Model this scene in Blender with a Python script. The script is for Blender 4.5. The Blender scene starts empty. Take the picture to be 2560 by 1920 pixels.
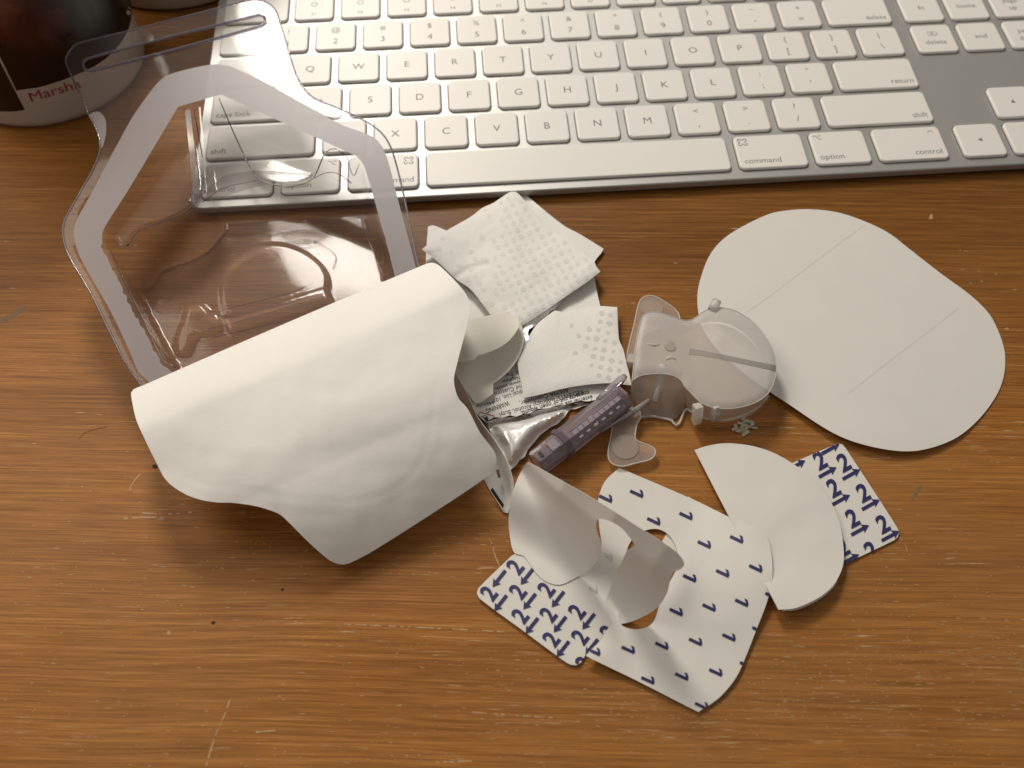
import bpy, bmesh, math, random
import numpy as np
from mathutils import Vector, Matrix
from mathutils.geometry import delaunay_2d_cdt
random.seed(7)
SC = bpy.context.scene
COL = SC.collection
MM = 0.001

# ------------------------------------------------------------------ camera
CW = np.array([98.102, -336.357, 229.001])            # mm
RW = np.array([[0.99748125, -0.07082239, -0.0039175],
               [-0.06194385, -0.84286536, -0.53454742],
               [0.034556, 0.53344369, -0.84512941]])   # rows: right, down, forward
FPX, W0, H0 = 2150.0, 2560, 1920
cam = bpy.data.cameras.new('camera')
cam_o = bpy.data.objects.new('camera', cam); COL.objects.link(cam_o)
m = Matrix.Identity(4)
for i in range(3):
    m[i][0] = RW[0][i]; m[i][1] = -RW[1][i]; m[i][2] = -RW[2][i]; m[i][3] = CW[i] * MM
cam_o.matrix_world = m
cam.sensor_width = 36; cam.lens = FPX / W0 * 36
cam.clip_start = 0.01; cam.clip_end = 50
cam.dof.use_dof = True; cam.dof.focus_distance = 0.262; cam.dof.aperture_fstop = 14.0
SC.camera = cam_o

# ------------------------------------------------------------------ world, lamps, exposure
wd = bpy.data.worlds.new('World'); SC.world = wd; wd.use_nodes = True
bg = wd.node_tree.nodes['Background']
bg.inputs[0].default_value = (1.0, 0.925, 0.835, 1); bg.inputs[1].default_value = 0.25
SC.view_settings.view_transform = 'Standard'; SC.view_settings.look = 'None'
SC.view_settings.exposure = 0.0; SC.view_settings.gamma = 1.0
SC.render.resolution_x = 1024; SC.render.resolution_y = 768

def lamp(name, target, direction, dist, size, energy, color):
    l = bpy.data.lights.new(name, 'AREA'); l.shape = 'DISK'; l.size = size
    l.energy = energy; l.color = color
    o = bpy.data.objects.new(name, l); COL.objects.link(o)
    d = Vector(direction).normalized()
    o.location = Vector(target) + d * dist
    o.rotation_euler = d.to_track_quat('Z', 'Y').to_euler()
    return o
lamp('room_lamp', (0.056, -0.117, 0), (-0.134, 0.687, 0.714), 0.9, 0.22, 5.4, (1.0, 0.925, 0.825))
lamp('side_lamp', (-0.04, -0.19, 0), (-0.46, 0.42, 0.78), 0.80, 0.45, 2.3, (1.0, 0.89, 0.74))

# ------------------------------------------------------------------ helpers
def ray(px, py):
    return RW.T @ np.array([(px - W0 / 2) / FPX, (py - H0 / 2) / FPX, 1.0])
def P(px, py, z=0.0):                                   # where the sight line meets height z (mm)
    d = ray(px, py); s = (z - CW[2]) / d[2]
    return CW + s * d
def Pplane(px, py, a, b, c):                            # ... meets the plane z = a + b x + c y
    d = ray(px, py); s = (a + b * CW[0] + c * CW[1] - CW[2]) / (d[2] - b * d[0] - c * d[1])
    return CW + s * d

WL = {}                                                  # world location (mm) of each object
def tag(o, label=None, cat=None, group=None, kind=None):
    if label: o['label'] = label
    if cat: o['category'] = cat
    if group: o['group'] = group
    if kind: o['kind'] = kind
    return o
def empty(name, loc, label, cat, group=None):
    o = bpy.data.objects.new(name, None); COL.objects.link(o)
    o.empty_display_size = 0.01
    o.location = Vector(loc) * MM; WL[o.name] = np.array(loc, float)
    return tag(o, label, cat, group)
def link(name, me, mat, parent=None, loc=None):
    o = bpy.data.objects.new(name, me); COL.objects.link(o)
    if mat is not None and not me.materials: me.materials.append(mat)
    if parent is not None: o.parent = parent
    if loc is not None: o.location = Vector(loc) * MM
    return o
def mesh(name, V, F, mat, parent=None, smooth=True, up=False, solid=0.0):
    """one mesh object from world points (mm)"""
    V = np.asarray(V, float)
    if parent is None:
        base = np.array([(V[:, 0].min() + V[:, 0].max()) / 2, (V[:, 1].min() + V[:, 1].max()) / 2, V[:, 2].min()])
    else:
        base = WL[parent.name]
    me = bpy.data.meshes.new(name)
    me.from_pydata([tuple(v) for v in (V - base) * MM], [], [tuple(int(i) for i in f) for f in F])
    if up:
        bm = bmesh.new(); bm.from_mesh(me); bm.normal_update()
        fl = [f for f in bm.faces if f.normal.z < 0]
        if fl: bmesh.ops.reverse_faces(bm, faces=fl)
        bm.to_mesh(me); bm.free()
    if smooth: me.polygons.foreach_set('use_smooth', [True] * len(me.polygons))
    me.update()
    o = link(name, me, mat, parent, base if parent is None else None)
    WL[o.name] = base
    if solid:
        s = o.modifiers.new('thickness', 'SOLIDIFY'); s.thickness = solid * MM; s.offset = -1
        es = o.modifiers.new('crisp_rim', 'EDGE_SPLIT'); es.split_angle = math.radians(42)
    return o

def spline(pts, step=7.0, closed=True):
    """dense outline through pts; a third entry marks a corner"""
    n = len(pts); X = [np.array(p[:2], float) for p in pts]; c = [len(p) > 2 for p in pts]
    out = []
    for i in range(n if closed else n - 1):
        p1, p2 = X[i], X[(i + 1) % n]
        j0, j3 = i - 1, i + 2
        p0 = X[j0 % n] if (closed or j0 >= 0) else p1
        p3 = X[j3 % n] if (closed or j3 < n) else p2
        L = np.linalg.norm(p2 - p1)
        def tan(a, b, cc):
            d = cc - a; l1 = np.linalg.norm(b - a); l2 = np.linalg.norm(cc - b)
            return d / max(l1 + l2, 1e-9) * L
        m1 = (p2 - p1) if c[i] or (not closed and i == 0) else tan(p0, p1, p2)
        m2 = (p2 - p1) if c[(i + 1) % n] or (not closed and i == n - 2) else tan(p1, p2, p3)
        k = max(1, int(L / step))
        for q in range(k):
            t = q / k
            out.append((2*t**3-3*t*t+1)*p1 + (t**3-2*t*t+t)*m1 + (-2*t**3+3*t*t)*p2 + (t**3-t*t)*m2)
    if not closed: out.append(X[-1])
    return np.array(out)
def inside(pts, poly):
    pts = np.asarray(pts, float); poly = np.asarray(poly, float)
    r = np.zeros(len(pts), bool); x, y = pts[:, 0], pts[:, 1]
    a = poly; b = np.roll(poly, -1, 0)
    for (x1, y1), (x2, y2) in zip(a, b):
        if y1 == y2: continue
        k = ((y1 > y) != (y2 > y)) & (x < (x2 - x1) * (y - y1) / (y2 - y1) + x1)
        r ^= k
    return r
def dist(pts, line, closed=True):
    pts = np.asarray(pts, float); a = np.asarray(line, float)
    b = np.roll(a, -1, 0)
    if not closed: a, b = a[:-1], b[:-1]
    best = np.full(len(pts), 1e9)
    for p, q in zip(a, b):
        d = q - p; L = d @ d
        t = np.clip(((pts - p) @ d) / L, 0, 1) if L > 0 else np.zeros(len(pts))
        best = np.minimum(best, np.hypot(*(pts - (p + t[:, None] * d)).T))
    return best
def sstep(a, b, x):
    t = np.clip((x - a) / (b - a), 0, 1); return t * t * (3 - 2 * t)
def near(a, b, r):
    cell = set(map(tuple, np.floor(b / r).astype(int)))
    q = np.floor(a / r).astype(int); out = np.zeros(len(a), bool)
    for dx in (-1, 0, 1):
        for dy in (-1, 0, 1): out |= np.array([(i + dx, j + dy) in cell for i, j in q])
    return out
def fill2d(outline, step, holes=(), extra=None):
    rng = np.random.RandomState(3)
    o = np.asarray(outline)
    lo, hi = o.min(0), o.max(0)
    gx, gy = np.meshgrid(np.arange(lo[0], hi[0], step), np.arange(lo[1], hi[1], step))
    gx[1::2] += step / 2
    g = np.c_[gx.ravel(), gy.ravel()] + rng.uniform(-.08, .08, (gx.size, 2)) * step
    if extra is not None: g = g[~near(g, extra, step * .8)]
    k = inside(g, o) & (dist(g, o) > step * .45)
    if extra is not None: g = np.r_[g, extra]; k = np.r_[k, inside(extra, o)]
    for h in holes: k &= ~inside(g, h) & (dist(g, h) > step * .45)
    g = g[k]
    V = list(o); E = [(i, (i + 1) % len(o)) for i in range(len(o))]
    for h in holes:
        s = len(V); V += list(h); E += [(s + i, s + (i + 1) % len(h)) for i in range(len(h))]
    V += list(g)
    r = delaunay_2d_cdt([Vector((float(a), float(b))) for a, b in V], E, [], 0, 1e-5)
    V2 = np.array([(v.x, v.y) for v in r[0]]); F = np.array(r[2])
    c = V2[F].mean(1)
    k = inside(c, o)
    for h in holes: k &= ~inside(c, h)
    return V2, F[k]
def sheet(name, outline, zf, mat, parent=None, step=16, holes=(), th=0.15, dense=7, pin=None):
    """a sheet whose edge follows outline; zf gives its height (mm)"""
    o = spline(outline, dense); hs = [spline(h, dense) for h in holes]
    V, F = fill2d(o, step, hs)
    Z = zf(V[:, 0], V[:, 1]) * np.ones(len(V))
    W = np.array([P(x, y, z) for (x, y), z in zip(V, Z)])
    return mesh(name, W, F, mat, parent, up=True, solid=th)
def wall(name, outline, ztop, zbot, mat, parent, closed=True, dense=7, solid=0.8):
    o = spline(outline, dense, closed); n = len(o)
    V = []; 
    zt = ztop(o[:, 0], o[:, 1]) * np.ones(n) if callable(ztop) else np.full(n, ztop)
    for (x, y), z in zip(o, zt):
        p = P(x, y, z); V.append(p)
    for i in range(n):
        p = V[i].copy(); p[2] = zbot; V.append(p)
    F = [(i, (i + 1) % n, n + (i + 1) % n, n + i) for i in range(n if closed else n - 1)]
    return mesh(name, V, F, mat, parent, solid=solid)
def loft(name, rows, mat, parent=None, n=40, sub=6, solid=0.2):
    """surface through rows of (px, py, z) control points"""
    R = []
    for r in rows:
        r = np.array(r, float)
        w = np.array([P(*q) for q in r])
        t = np.r_[0, np.cumsum(np.linalg.norm(np.diff(w, axis=0), axis=1))]; t /= t[-1]
        s = spline3(w, t, np.linspace(0, 1, n)); R.append(s)
    R = np.array(R)
    t = np.linspace(0, 1, len(rows))
    Q = np.array([spline3(R[:, i], t, np.linspace(0, 1, (len(rows) - 1) * sub + 1)) for i in range(n)])
    k = Q.shape[1]
    V = Q.reshape(-1, 3); F = []
    for i in range(n - 1):
        for j in range(k - 1):
            a = i * k + j; F.append((a, a + 1, a + k + 1, a + k))
    return mesh(name, V, F, mat, parent, solid=solid)
def spline3(X, t, u):
    X = np.asarray(X, float); n = len(X)
    if n == 2: return X[0] + (X[1] - X[0]) * u[:, None]
    T = np.zeros_like(X)
    T[1:-1] = (X[2:] - X[:-2]) / (t[2:] - t[:-2])[:, None]
    T[0] = (X[1] - X[0]) / (t[1] - t[0]); T[-1] = (X[-1] - X[-2]) / (t[-1] - t[-2])
    i = np.clip(np.searchsorted(t, u, 'right') - 1, 0, n - 2)
    h = (t[i + 1] - t[i]); s = ((u - t[i]) / h)[:, None]; h = h[:, None]
    return (2*s**3-3*s*s+1)*X[i] + (s**3-2*s*s+s)*h*T[i] + (-2*s**3+3*s*s)*X[i+1] + (s**3-s*s)*h*T[i+1]
def tube_geo(pts, rad, seg=10, closed=False, cap=True):
    pts = np.asarray(pts, float); n = len(pts)
    rad = np.full(n, rad) if np.isscalar(rad) else np.asarray(rad)
    V = []; F = []; u = None
    for i in range(n):
        a = pts[(i - 1) % n] if (closed or i) else pts[i]; b = pts[(i + 1) % n] if (closed or i < n - 1) else pts[i]
        d = b - a; d = d / (np.linalg.norm(d) + 1e-12)
        if u is None:
            u = np.cross(d, [0, 0, 1.0]); 
            if np.linalg.norm(u) < 1e-3: u = np.cross(d, [0, 1.0, 0])
        u = u - d * (u @ d); u /= np.linalg.norm(u); v = np.cross(d, u)
        for k in range(seg):
            t = 2 * math.pi * (k + .5) / seg
            V.append(pts[i] + rad[i] * (math.cos(t) * u + math.sin(t) * v))
    for i in range(n if closed else n - 1):
        for k in range(seg):
            a = i * seg + k; b = i * seg + (k + 1) % seg
            c = ((i + 1) % n) * seg + (k + 1) % seg; d = ((i + 1) % n) * seg + k
            F.append((a, b, c, d))
    if cap and not closed:
        F.append(tuple(range(seg))[::-1]); F.append(tuple((n - 1) * seg + k for k in range(seg)))
    return np.array(V), F
def tube(name, pts, rad, mat, parent=None, seg=10, closed=False, smooth=True):
    V, F = tube_geo(pts, rad, seg, closed); return mesh(name, V, F, mat, parent, smooth)
def noise2(x, y, seed=0, f=1.0, oct=3):
    rng = np.random.RandomState(seed); r = 0; a = 1.0
    for o in range(oct):
        for k in range(4):
            th = rng.uniform(0, 2*math.pi); ph = rng.uniform(0, 2*math.pi); g = f * rng.uniform(.7, 1.4)
            r = r + a * np.sin((x*math.cos(th) + y*math.sin(th)) * g + ph + 1.3*np.sin((x*math.sin(th)-y*math.cos(th))*g*.8+ph*2)) / 4
        a *= .5; f *= 2.1
    return r

# text ------------------------------------------------------------------
_tc = {}
def glyphs(s, bold=0.0):
    """flat text of unit size as (verts, tris), left aligned on its baseline"""
    k = (s, bold)
    if k in _tc: return _tc[k]
    c = bpy.data.curves.new('t', 'FONT'); c.body = s; c.size = 1; c.resolution_u = 3; c.offset = bold
    o = bpy.data.objects.new('t', c); COL.objects.link(o)
    bpy.context.view_layer.update()
    me = bpy.data.meshes.new_from_object(o)
    V = np.array([v.co[:2] for v in me.vertices]) if len(me.vertices) else np.zeros((0, 2))
    me.calc_loop_triangles()
    F = np.array([t.vertices[:] for t in me.loop_triangles])
    bpy.data.objects.remove(o); bpy.data.meshes.remove(me); bpy.data.curves.remove(c)
    _tc[k] = (V, F); return V, F
def stroke(pts, w, closed=False):
    pts = np.array(pts, float); n = len(pts); V = []; F = []
    for i in range(n):
        a = pts[(i - 1) % n] if (closed or i) else pts[i]; b = pts[(i + 1) % n] if (closed or i < n - 1) else pts[i]
        d = (b - a) / (np.linalg.norm(b - a) + 1e-9); nn = np.array([-d[1], d[0]]) * w / 2
        V += [pts[i] + nn, pts[i] - nn]
    for i in range(n if closed else n - 1):
        j = (i + 1) % n; F += [(2*i, 2*i+1, 2*j+1), (2*i, 2*j+1, 2*j)]
    return np.array(V), np.array(F)
def join2(parts):
    V = []; F = []; s = 0
    for v, f in parts:
        if len(v) == 0: continue
        V.append(v); F.append(np.asarray(f) + s); s += len(v)
    return np.concatenate(V), np.concatenate(F)
def subdiv2(V, F, L):
    V = [np.array(v) for v in V]; F = [tuple(f) for f in F]; cache = {}
    def mid(a, b):
        k = (min(a, b), max(a, b))
        if k not in cache: V.append((V[a] + V[b]) / 2); cache[k] = len(V) - 1
        return cache[k]
    out = []; st = F
    while st:
        a, b, c = st.pop()
        l = [np.linalg.norm(V[a]-V[b]), np.linalg.norm(V[b]-V[c]), np.linalg.norm(V[c]-V[a])]
        i = int(np.argmax(l))
        if l[i] <= L: out.append((a, b, c)); continue
        if i == 0: m_ = mid(a, b); st += [(a, m_, c), (m_, b, c)]
        elif i == 1: m_ = mid(b, c); st += [(a, b, m_), (a, m_, c)]
        else: m_ = mid(c, a); st += [(a, b, m_), (m_, b, c)]
    return np.array(V), np.array(out)
def affine(g, origin, right, up):
    V, F = g
    return np.asarray(origin) + V[:, :1] * np.asarray(right) + V[:, 1:2] * np.asarray(up), F
def printed(name, geos, zf, mat, parent, clip=None, eps=0.16, sub=7, holes=()):
    V, F = join2(geos)
    V, F = subdiv2(V, F, sub)
    if clip is not None:
        c = V[F].mean(1); k = inside(c, clip)
        for h in holes: k &= ~inside(c, h)
        F = F[k]
    Z = zf(V[:, 0], V[:, 1]) * np.ones(len(V)) + eps
    Wp = np.array([P(x, y, z) for (x, y), z in zip(V, Z)])
    return mesh(name, Wp, F, mat, parent, up=True)

# ------------------------------------------------------------------ materials
def mat(name, base=(.8, .8, .8), rough=.5, metal=0.0, spec=.5, **kw):
    mt = bpy.data.materials.new(name); mt.use_nodes = True
    b = mt.node_tree.nodes['Principled BSDF']
    b.inputs['Base Color'].default_value = (*base, 1); b.inputs['Roughness'].default_value = rough
    b.inputs['Metallic'].default_value = metal; b.inputs['Specular IOR Level'].default_value = spec
    for k, v in kw.items(): b.inputs[k.replace('_', ' ')].default_value = v
    return mt
def nodes(mt):
    return mt.node_tree.nodes, mt.node_tree.links, mt.node_tree.nodes['Principled BSDF']
def add(nt, t, **kw):
    n = nt.nodes.new(t)
    for k, v in kw.items(): setattr(n, k, v)
    return n
def mixc(nt, blend='MIX'):
    n = nt.nodes.new('ShaderNodeMix'); n.data_type = 'RGBA'; n.blend_type = blend; return n
def grain_mat(name, base, rough, scale, strength, spread=.06, spec=.4, dist_=0.0003, **kw):
    """base colour with faint mottling and a fine relief"""
    mt = mat(name, base, rough, spec=spec, **kw); N, L, b = nodes(mt); nt = mt.node_tree
    tc = add(nt, 'ShaderNodeTexCoord'); n1 = add(nt, 'ShaderNodeTexNoise')
    n1.inputs['Scale'].default_value = scale; n1.inputs['Detail'].default_value = 5
    L.new(tc.outputs['Object'], n1.inputs['Vector'])
    n2 = add(nt, 'ShaderNodeTexNoise'); n2.inputs['Scale'].default_value = scale * .06; n2.inputs['Detail'].default_value = 3
    L.new(tc.outputs['Object'], n2.inputs['Vector'])
    mx = mixc(nt); mx.inputs[6].default_value = (*[c * (1 - spread) for c in base], 1); mx.inputs[7].default_value = (*[min(1, c * (1 + spread)) for c in base], 1)
    L.new(n2.outputs[0], mx.inputs[0]); L.new(mx.outputs[2], b.inputs['Base Color'])
    bp = add(nt, 'ShaderNodeBump'); bp.inputs['Strength'].default_value = strength; bp.inputs['Distance'].default_value = dist_
    L.new(n1.outputs[0], bp.inputs['Height']); L.new(bp.outputs[0], b.inputs['Normal'])
    return mt
def thin_clear(name, tint=(.97, .955, .96), ior=1.5, rough=.06, haze=.04, hazecol=(.7, .66, .68), gain=1.0):
    """thin clear sheet: lets light straight through, reflects by angle, a little haze"""
    mt = bpy.data.materials.new(name); mt.use_nodes = True; nt = mt.node_tree; nt.nodes.clear()
    out = add(nt, 'ShaderNodeOutputMaterial'); tr = add(nt, 'ShaderNodeBsdfTransparent'); tr.inputs[0].default_value = (*tint, 1)
    gl = add(nt, 'ShaderNodeBsdfGlossy'); gl.inputs['Roughness'].default_value = rough
    df = add(nt, 'ShaderNodeBsdfDiffuse'); df.inputs[0].default_value = (*hazecol, 1)
    fr = add(nt, 'ShaderNodeFresnel'); fr.inputs[0].default_value = ior
    ml = add(nt, 'ShaderNodeMath', operation='MULTIPLY'); ml.inputs[1].default_value = gain; ml.use_clamp = True
    m1 = add(nt, 'ShaderNodeMixShader'); m2 = add(nt, 'ShaderNodeMixShader'); m1.inputs[0].default_value = haze
    L = nt.links
    L.new(fr.outputs[0], ml.inputs[0]); L.new(ml.outputs[0], m2.inputs[0])
    L.new(tr.outputs[0], m1.inputs[1]); L.new(df.outputs[0], m1.inputs[2])
    L.new(m1.outputs[0], m2.inputs[1]); L.new(gl.outputs[0], m2.inputs[2]); L.new(m2.outputs[0], out.inputs[0])
    return mt

def wood_mat():
    mt = mat('worn_orange_wood', rough=.4); N, L, b = nodes(mt); nt = mt.node_tree
    tc = add(nt, 'ShaderNodeTexCoord')
    rot = add(nt, 'ShaderNodeMapping'); rot.inputs['Rotation'].default_value = (0, 0, math.radians(5.2))
    L.new(tc.outputs['Object'], rot.inputs[0])
    # slow wander of the grain lines
    wn = add(nt, 'ShaderNodeTexNoise'); wn.inputs['Scale'].default_value = 9; wn.inputs['Detail'].default_value = 2
    L.new(rot.outputs[0], wn.inputs['Vector'])
    wv = add(nt, 'ShaderNodeVectorMath', operation='MULTIPLY_ADD')
    L.new(wn.outputs['Color'], wv.inputs[0]); wv.inputs[1].default_value = (0, .0035, 0); L.new(rot.outputs[0], wv.inputs[2])
    def streak(sx, sy, det, off, rough=.55):
        mp = add(nt, 'ShaderNodeMapping'); mp.inputs['Scale'].default_value = (sx, sy, 1); mp.inputs['Location'].default_value = off
        L.new(wv.outputs[0], mp.inputs[0])
        n = add(nt, 'ShaderNodeTexNoise'); n.inputs['Scale'].default_value = 1; n.inputs['Detail'].default_value = det
        n.inputs['Roughness'].default_value = rough
        L.new(mp.outputs[0], n.inputs['Vector']); return n.outputs[0]
    broad = streak(4, 45, 4, (3, 1, 0), .6); mid = streak(12, 820, 6, (9, 4, 0), .66); fine = streak(50, 2100, 3, (1, 8, 0), .6)
    def ramp(src, stops, const=False):
        r = add(nt, 'ShaderNodeValToRGB'); e = r.color_ramp.elements
        while len(e) < len(stops): e.new(.5)
        for i, (p, c) in enumerate(stops): e[i].position = p; e[i].color = (*c, 1)
        L.new(src, r.inputs[0]); return r.outputs[0]
    c1 = ramp(mid, [(.30, (.122, .0455, .0080)), (.46, (.166, .065, .0122)), (.57, (.196, .080, .0158)), (.72, (.252, .110, .0255))])
    mb = mixc(nt, 'MULTIPLY'); mb.inputs[0].default_value = 1
    L.new(c1, mb.inputs[6]); L.new(ramp(broad, [(.3, (.80, .77, .74)), (.7, (1.12, 1.14, 1.18))]), mb.inputs[7])
    mf = mixc(nt, 'MULTIPLY'); mf.inputs[0].default_value = 1
    L.new(mb.outputs[2], mf.inputs[6]); L.new(ramp(fine, [(.34, (.70, .66, .62)), (.5, (1, 1, 1)), (.67, (1.26, 1.30, 1.34))]), mf.inputs[7])
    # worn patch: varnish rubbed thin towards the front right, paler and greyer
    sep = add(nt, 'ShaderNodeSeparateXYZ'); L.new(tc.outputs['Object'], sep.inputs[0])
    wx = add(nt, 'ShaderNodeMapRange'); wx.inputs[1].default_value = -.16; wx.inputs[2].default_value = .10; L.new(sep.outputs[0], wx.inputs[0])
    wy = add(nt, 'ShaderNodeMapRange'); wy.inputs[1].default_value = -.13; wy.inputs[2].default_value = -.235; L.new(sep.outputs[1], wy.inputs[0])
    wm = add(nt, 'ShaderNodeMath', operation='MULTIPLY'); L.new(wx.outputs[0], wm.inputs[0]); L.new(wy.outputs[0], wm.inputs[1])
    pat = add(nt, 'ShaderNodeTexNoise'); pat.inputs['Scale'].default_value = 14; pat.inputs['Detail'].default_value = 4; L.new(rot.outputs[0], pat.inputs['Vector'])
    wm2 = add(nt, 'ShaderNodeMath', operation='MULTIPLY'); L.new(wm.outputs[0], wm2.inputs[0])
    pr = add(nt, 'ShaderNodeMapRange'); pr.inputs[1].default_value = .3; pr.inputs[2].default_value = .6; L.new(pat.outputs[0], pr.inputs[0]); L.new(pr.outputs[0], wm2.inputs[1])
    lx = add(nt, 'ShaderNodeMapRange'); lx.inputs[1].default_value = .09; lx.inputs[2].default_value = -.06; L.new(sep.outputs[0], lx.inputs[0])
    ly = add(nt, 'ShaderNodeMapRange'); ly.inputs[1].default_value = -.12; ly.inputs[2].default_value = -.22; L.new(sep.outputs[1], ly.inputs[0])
    mxm = add(nt, 'ShaderNodeMath', operation='MAXIMUM'); L.new(lx.outputs[0], mxm.inputs[0]); L.new(ly.outputs[0], mxm.inputs[1])  # separate mask: wood gets smoothly lighter towards the left and the front
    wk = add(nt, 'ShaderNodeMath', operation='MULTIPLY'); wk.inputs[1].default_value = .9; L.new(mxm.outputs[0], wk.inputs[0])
    lighter = mixc(nt, 'MULTIPLY'); lighter.inputs[0].default_value = 1; L.new(mf.outputs[2], lighter.inputs[6]); lighter.inputs[7].default_value = (1.98, 1.96, 2.02, 1)
    rb = mixc(nt); L.new(wk.outputs[0], rb.inputs[0]); L.new(mf.outputs[2], rb.inputs[6]); L.new(lighter.outputs[2], rb.inputs[7])
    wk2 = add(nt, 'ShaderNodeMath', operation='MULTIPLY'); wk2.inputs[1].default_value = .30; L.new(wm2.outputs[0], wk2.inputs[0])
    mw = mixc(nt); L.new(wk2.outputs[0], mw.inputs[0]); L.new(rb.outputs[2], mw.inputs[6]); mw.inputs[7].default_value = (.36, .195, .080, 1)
    # pale open pores in dashes along the grain, thick where the varnish is worn
    po = streak(70, 1150, 4, (5, 2, 0), .7)
    pm = streak(10, 90, 3, (2, 7, 0))
    th = add(nt, 'ShaderNodeMapRange'); th.inputs[1].default_value = .58; th.inputs[2].default_value = .70; L.new(po, th.inputs[0])
    tm = add(nt, 'ShaderNodeMapRange'); tm.inputs[1].default_value = .44; tm.inputs[2].default_value = .62; L.new(pm, tm.inputs[0])
    pp = add(nt, 'ShaderNodeMath', operation='MULTIPLY'); L.new(th.outputs[0], pp.inputs[0]); L.new(tm.outputs[0], pp.inputs[1])
    wa = add(nt, 'ShaderNodeMath', operation='MULTIPLY_ADD'); L.new(wm.outputs[0], wa.inputs[0]); wa.inputs[1].default_value = .75; wa.inputs[2].default_value = .16
    pq = add(nt, 'ShaderNodeMath', operation='MULTIPLY'); L.new(pp.outputs[0], pq.inputs[0]); L.new(wa.outputs[0], pq.inputs[1])
    mp_ = mixc(nt); L.new(pq.outputs[0], mp_.inputs[0]); L.new(mw.outputs[2], mp_.inputs[6]); mp_.inputs[7].default_value = (.62, .46, .27, 1)
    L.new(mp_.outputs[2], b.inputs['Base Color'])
    rr = add(nt, 'ShaderNodeMapRange'); rr.inputs[3].default_value = .30; rr.inputs[4].default_value = .50; L.new(mid, rr.inputs[0])
    L.new(rr.outputs[0], b.inputs['Roughness'])
    b.inputs['Specular IOR Level'].default_value = .17
    hs = add(nt, 'ShaderNodeMath', operation='ADD'); L.new(mid, hs.inputs[0]); L.new(fine, hs.inputs[1])
    bp = add(nt, 'ShaderNodeBump'); bp.inputs['Strength'].default_value = .25; bp.inputs['Distance'].default_value = .0003
    L.new(hs.outputs[0], bp.inputs['Height']); L.new(bp.outputs[0], b.inputs['Normal'])
    return mt

M = {}
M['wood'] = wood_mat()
M['scratch'] = mat('pale_scratch', (.44, .29, .145), .6)
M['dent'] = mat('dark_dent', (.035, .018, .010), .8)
M['gouge'] = mat('grey_gouge', (.20, .125, .06), .7)
M['key'] = grain_mat('white_keycap', (.80, .785, .755), .42, 3000, .08, .01)
M['legend'] = mat('grey_legend', (.16, .155, .15), .6)
M['alu'] = grain_mat('brushed_aluminium', (.50, .50, .49), .50, 5000, .12, .02, Metallic=.75)
M['well'] = mat('key_gap_shade', (.05, .047, .045), .7)  # shade in the gaps around the keys, painted as flat dark sheets
M['paper'] = grain_mat('white_lid_paper', (.86, .845, .815), .55, 900, .10, .035)
M['liner'] = grain_mat('white_liner_paper', (.75, .735, .70), .45, 1200, .08, .03)
M['oval'] = grain_mat('white_card', (.72, .705, .675), .5, 1500, .06, .03)
M['cream'] = grain_mat('cream_tab_paper', (.76, .74, .665), .5, 1000, .08, .03)
M['cut'] = mat('slit_line', (.70, .685, .655), .55)
M['ink'] = mat('navy_ink', (.024, .023, .115), .5)
M['ghost'] = mat('ink_seen_through_paper', (.56, .54, .51), .6)
M['black'] = mat('black_print', (.02, .02, .02), .5)
M['red'] = mat('red_print', (.55, .05, .035), .5)
M['sachet'] = grain_mat('white_sachet_paper', (.78, .77, .745), .45, 1500, .1, .03)
M['clear'] = thin_clear('clear_tray_plastic', (.985, .982, .985), 1.45, .07, .05, (.80, .78, .80), gain=.62)
nt = M['clear'].node_tree; tc = add(nt, 'ShaderNodeTexCoord'); mp = add(nt, 'ShaderNodeMapping'); mp.inputs['Scale'].default_value = (60, 700, 60)
nz = add(nt, 'ShaderNodeTexNoise'); nz.inputs['Scale'].default_value = 1; nz.inputs['Detail'].default_value = 3
bp = add(nt, 'ShaderNodeBump'); bp.inputs['Strength'].default_value = .12; bp.inputs['Distance'].default_value = .0004
nt.links.new(tc.outputs['Object'], mp.inputs[0]); nt.links.new(mp.outputs[0], nz.inputs['Vector']); nt.links.new(nz.outputs[0], bp.inputs['Height'])
for n_ in nt.nodes:
    if n_.bl_idname == 'ShaderNodeBsdfGlossy': nt.links.new(bp.outputs[0], n_.inputs['Normal'])
M['bead'] = thin_clear('tray_edge_plastic', (.60, .56, .66), 1.5, .1, .20, (.62, .58, .68), 1.4)
M['shelf'] = thin_clear('grey_shelf_plastic', (.90, .87, .88), 1.5, .12, .30, (.52, .48, .50), 1.2)
M['pillar'] = thin_clear('pillar_glint_plastic', (.96, .95, .95), 1.5, .10, .28, (.85, .83, .80), 1.3)  # white reflection streaks on the pillar walls, put into the haze colour
M['crease'] = thin_clear('tray_crease_plastic', (.80, .74, .76), 1.5, .12, .10, (.6, .55, .58), 1.6)
M['band'] = thin_clear('frosted_seal_band', (.86, .82, .85), 1.45, .5, .88, (.455, .425, .45), .15)
M['purple'] = thin_clear('clear_purple_plastic', (.90, .84, .90), 1.5, .08, .36, (.50, .43, .50), 1.2)
M['purple_dark'] = thin_clear('dense_purple_plastic', (.72, .64, .72), 1.5, .12, .42, (.28, .22, .275), 1.0)
M['purple_light'] = thin_clear('pale_purple_window', (.86, .80, .86), 1.5, .25, .55, (.50, .44, .49), .7)
M['prong'] = thin_clear('clear_prong_plastic', (.90, .87, .90), 1.5, .08, .40, (.66, .62, .65), 1.3)

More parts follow.
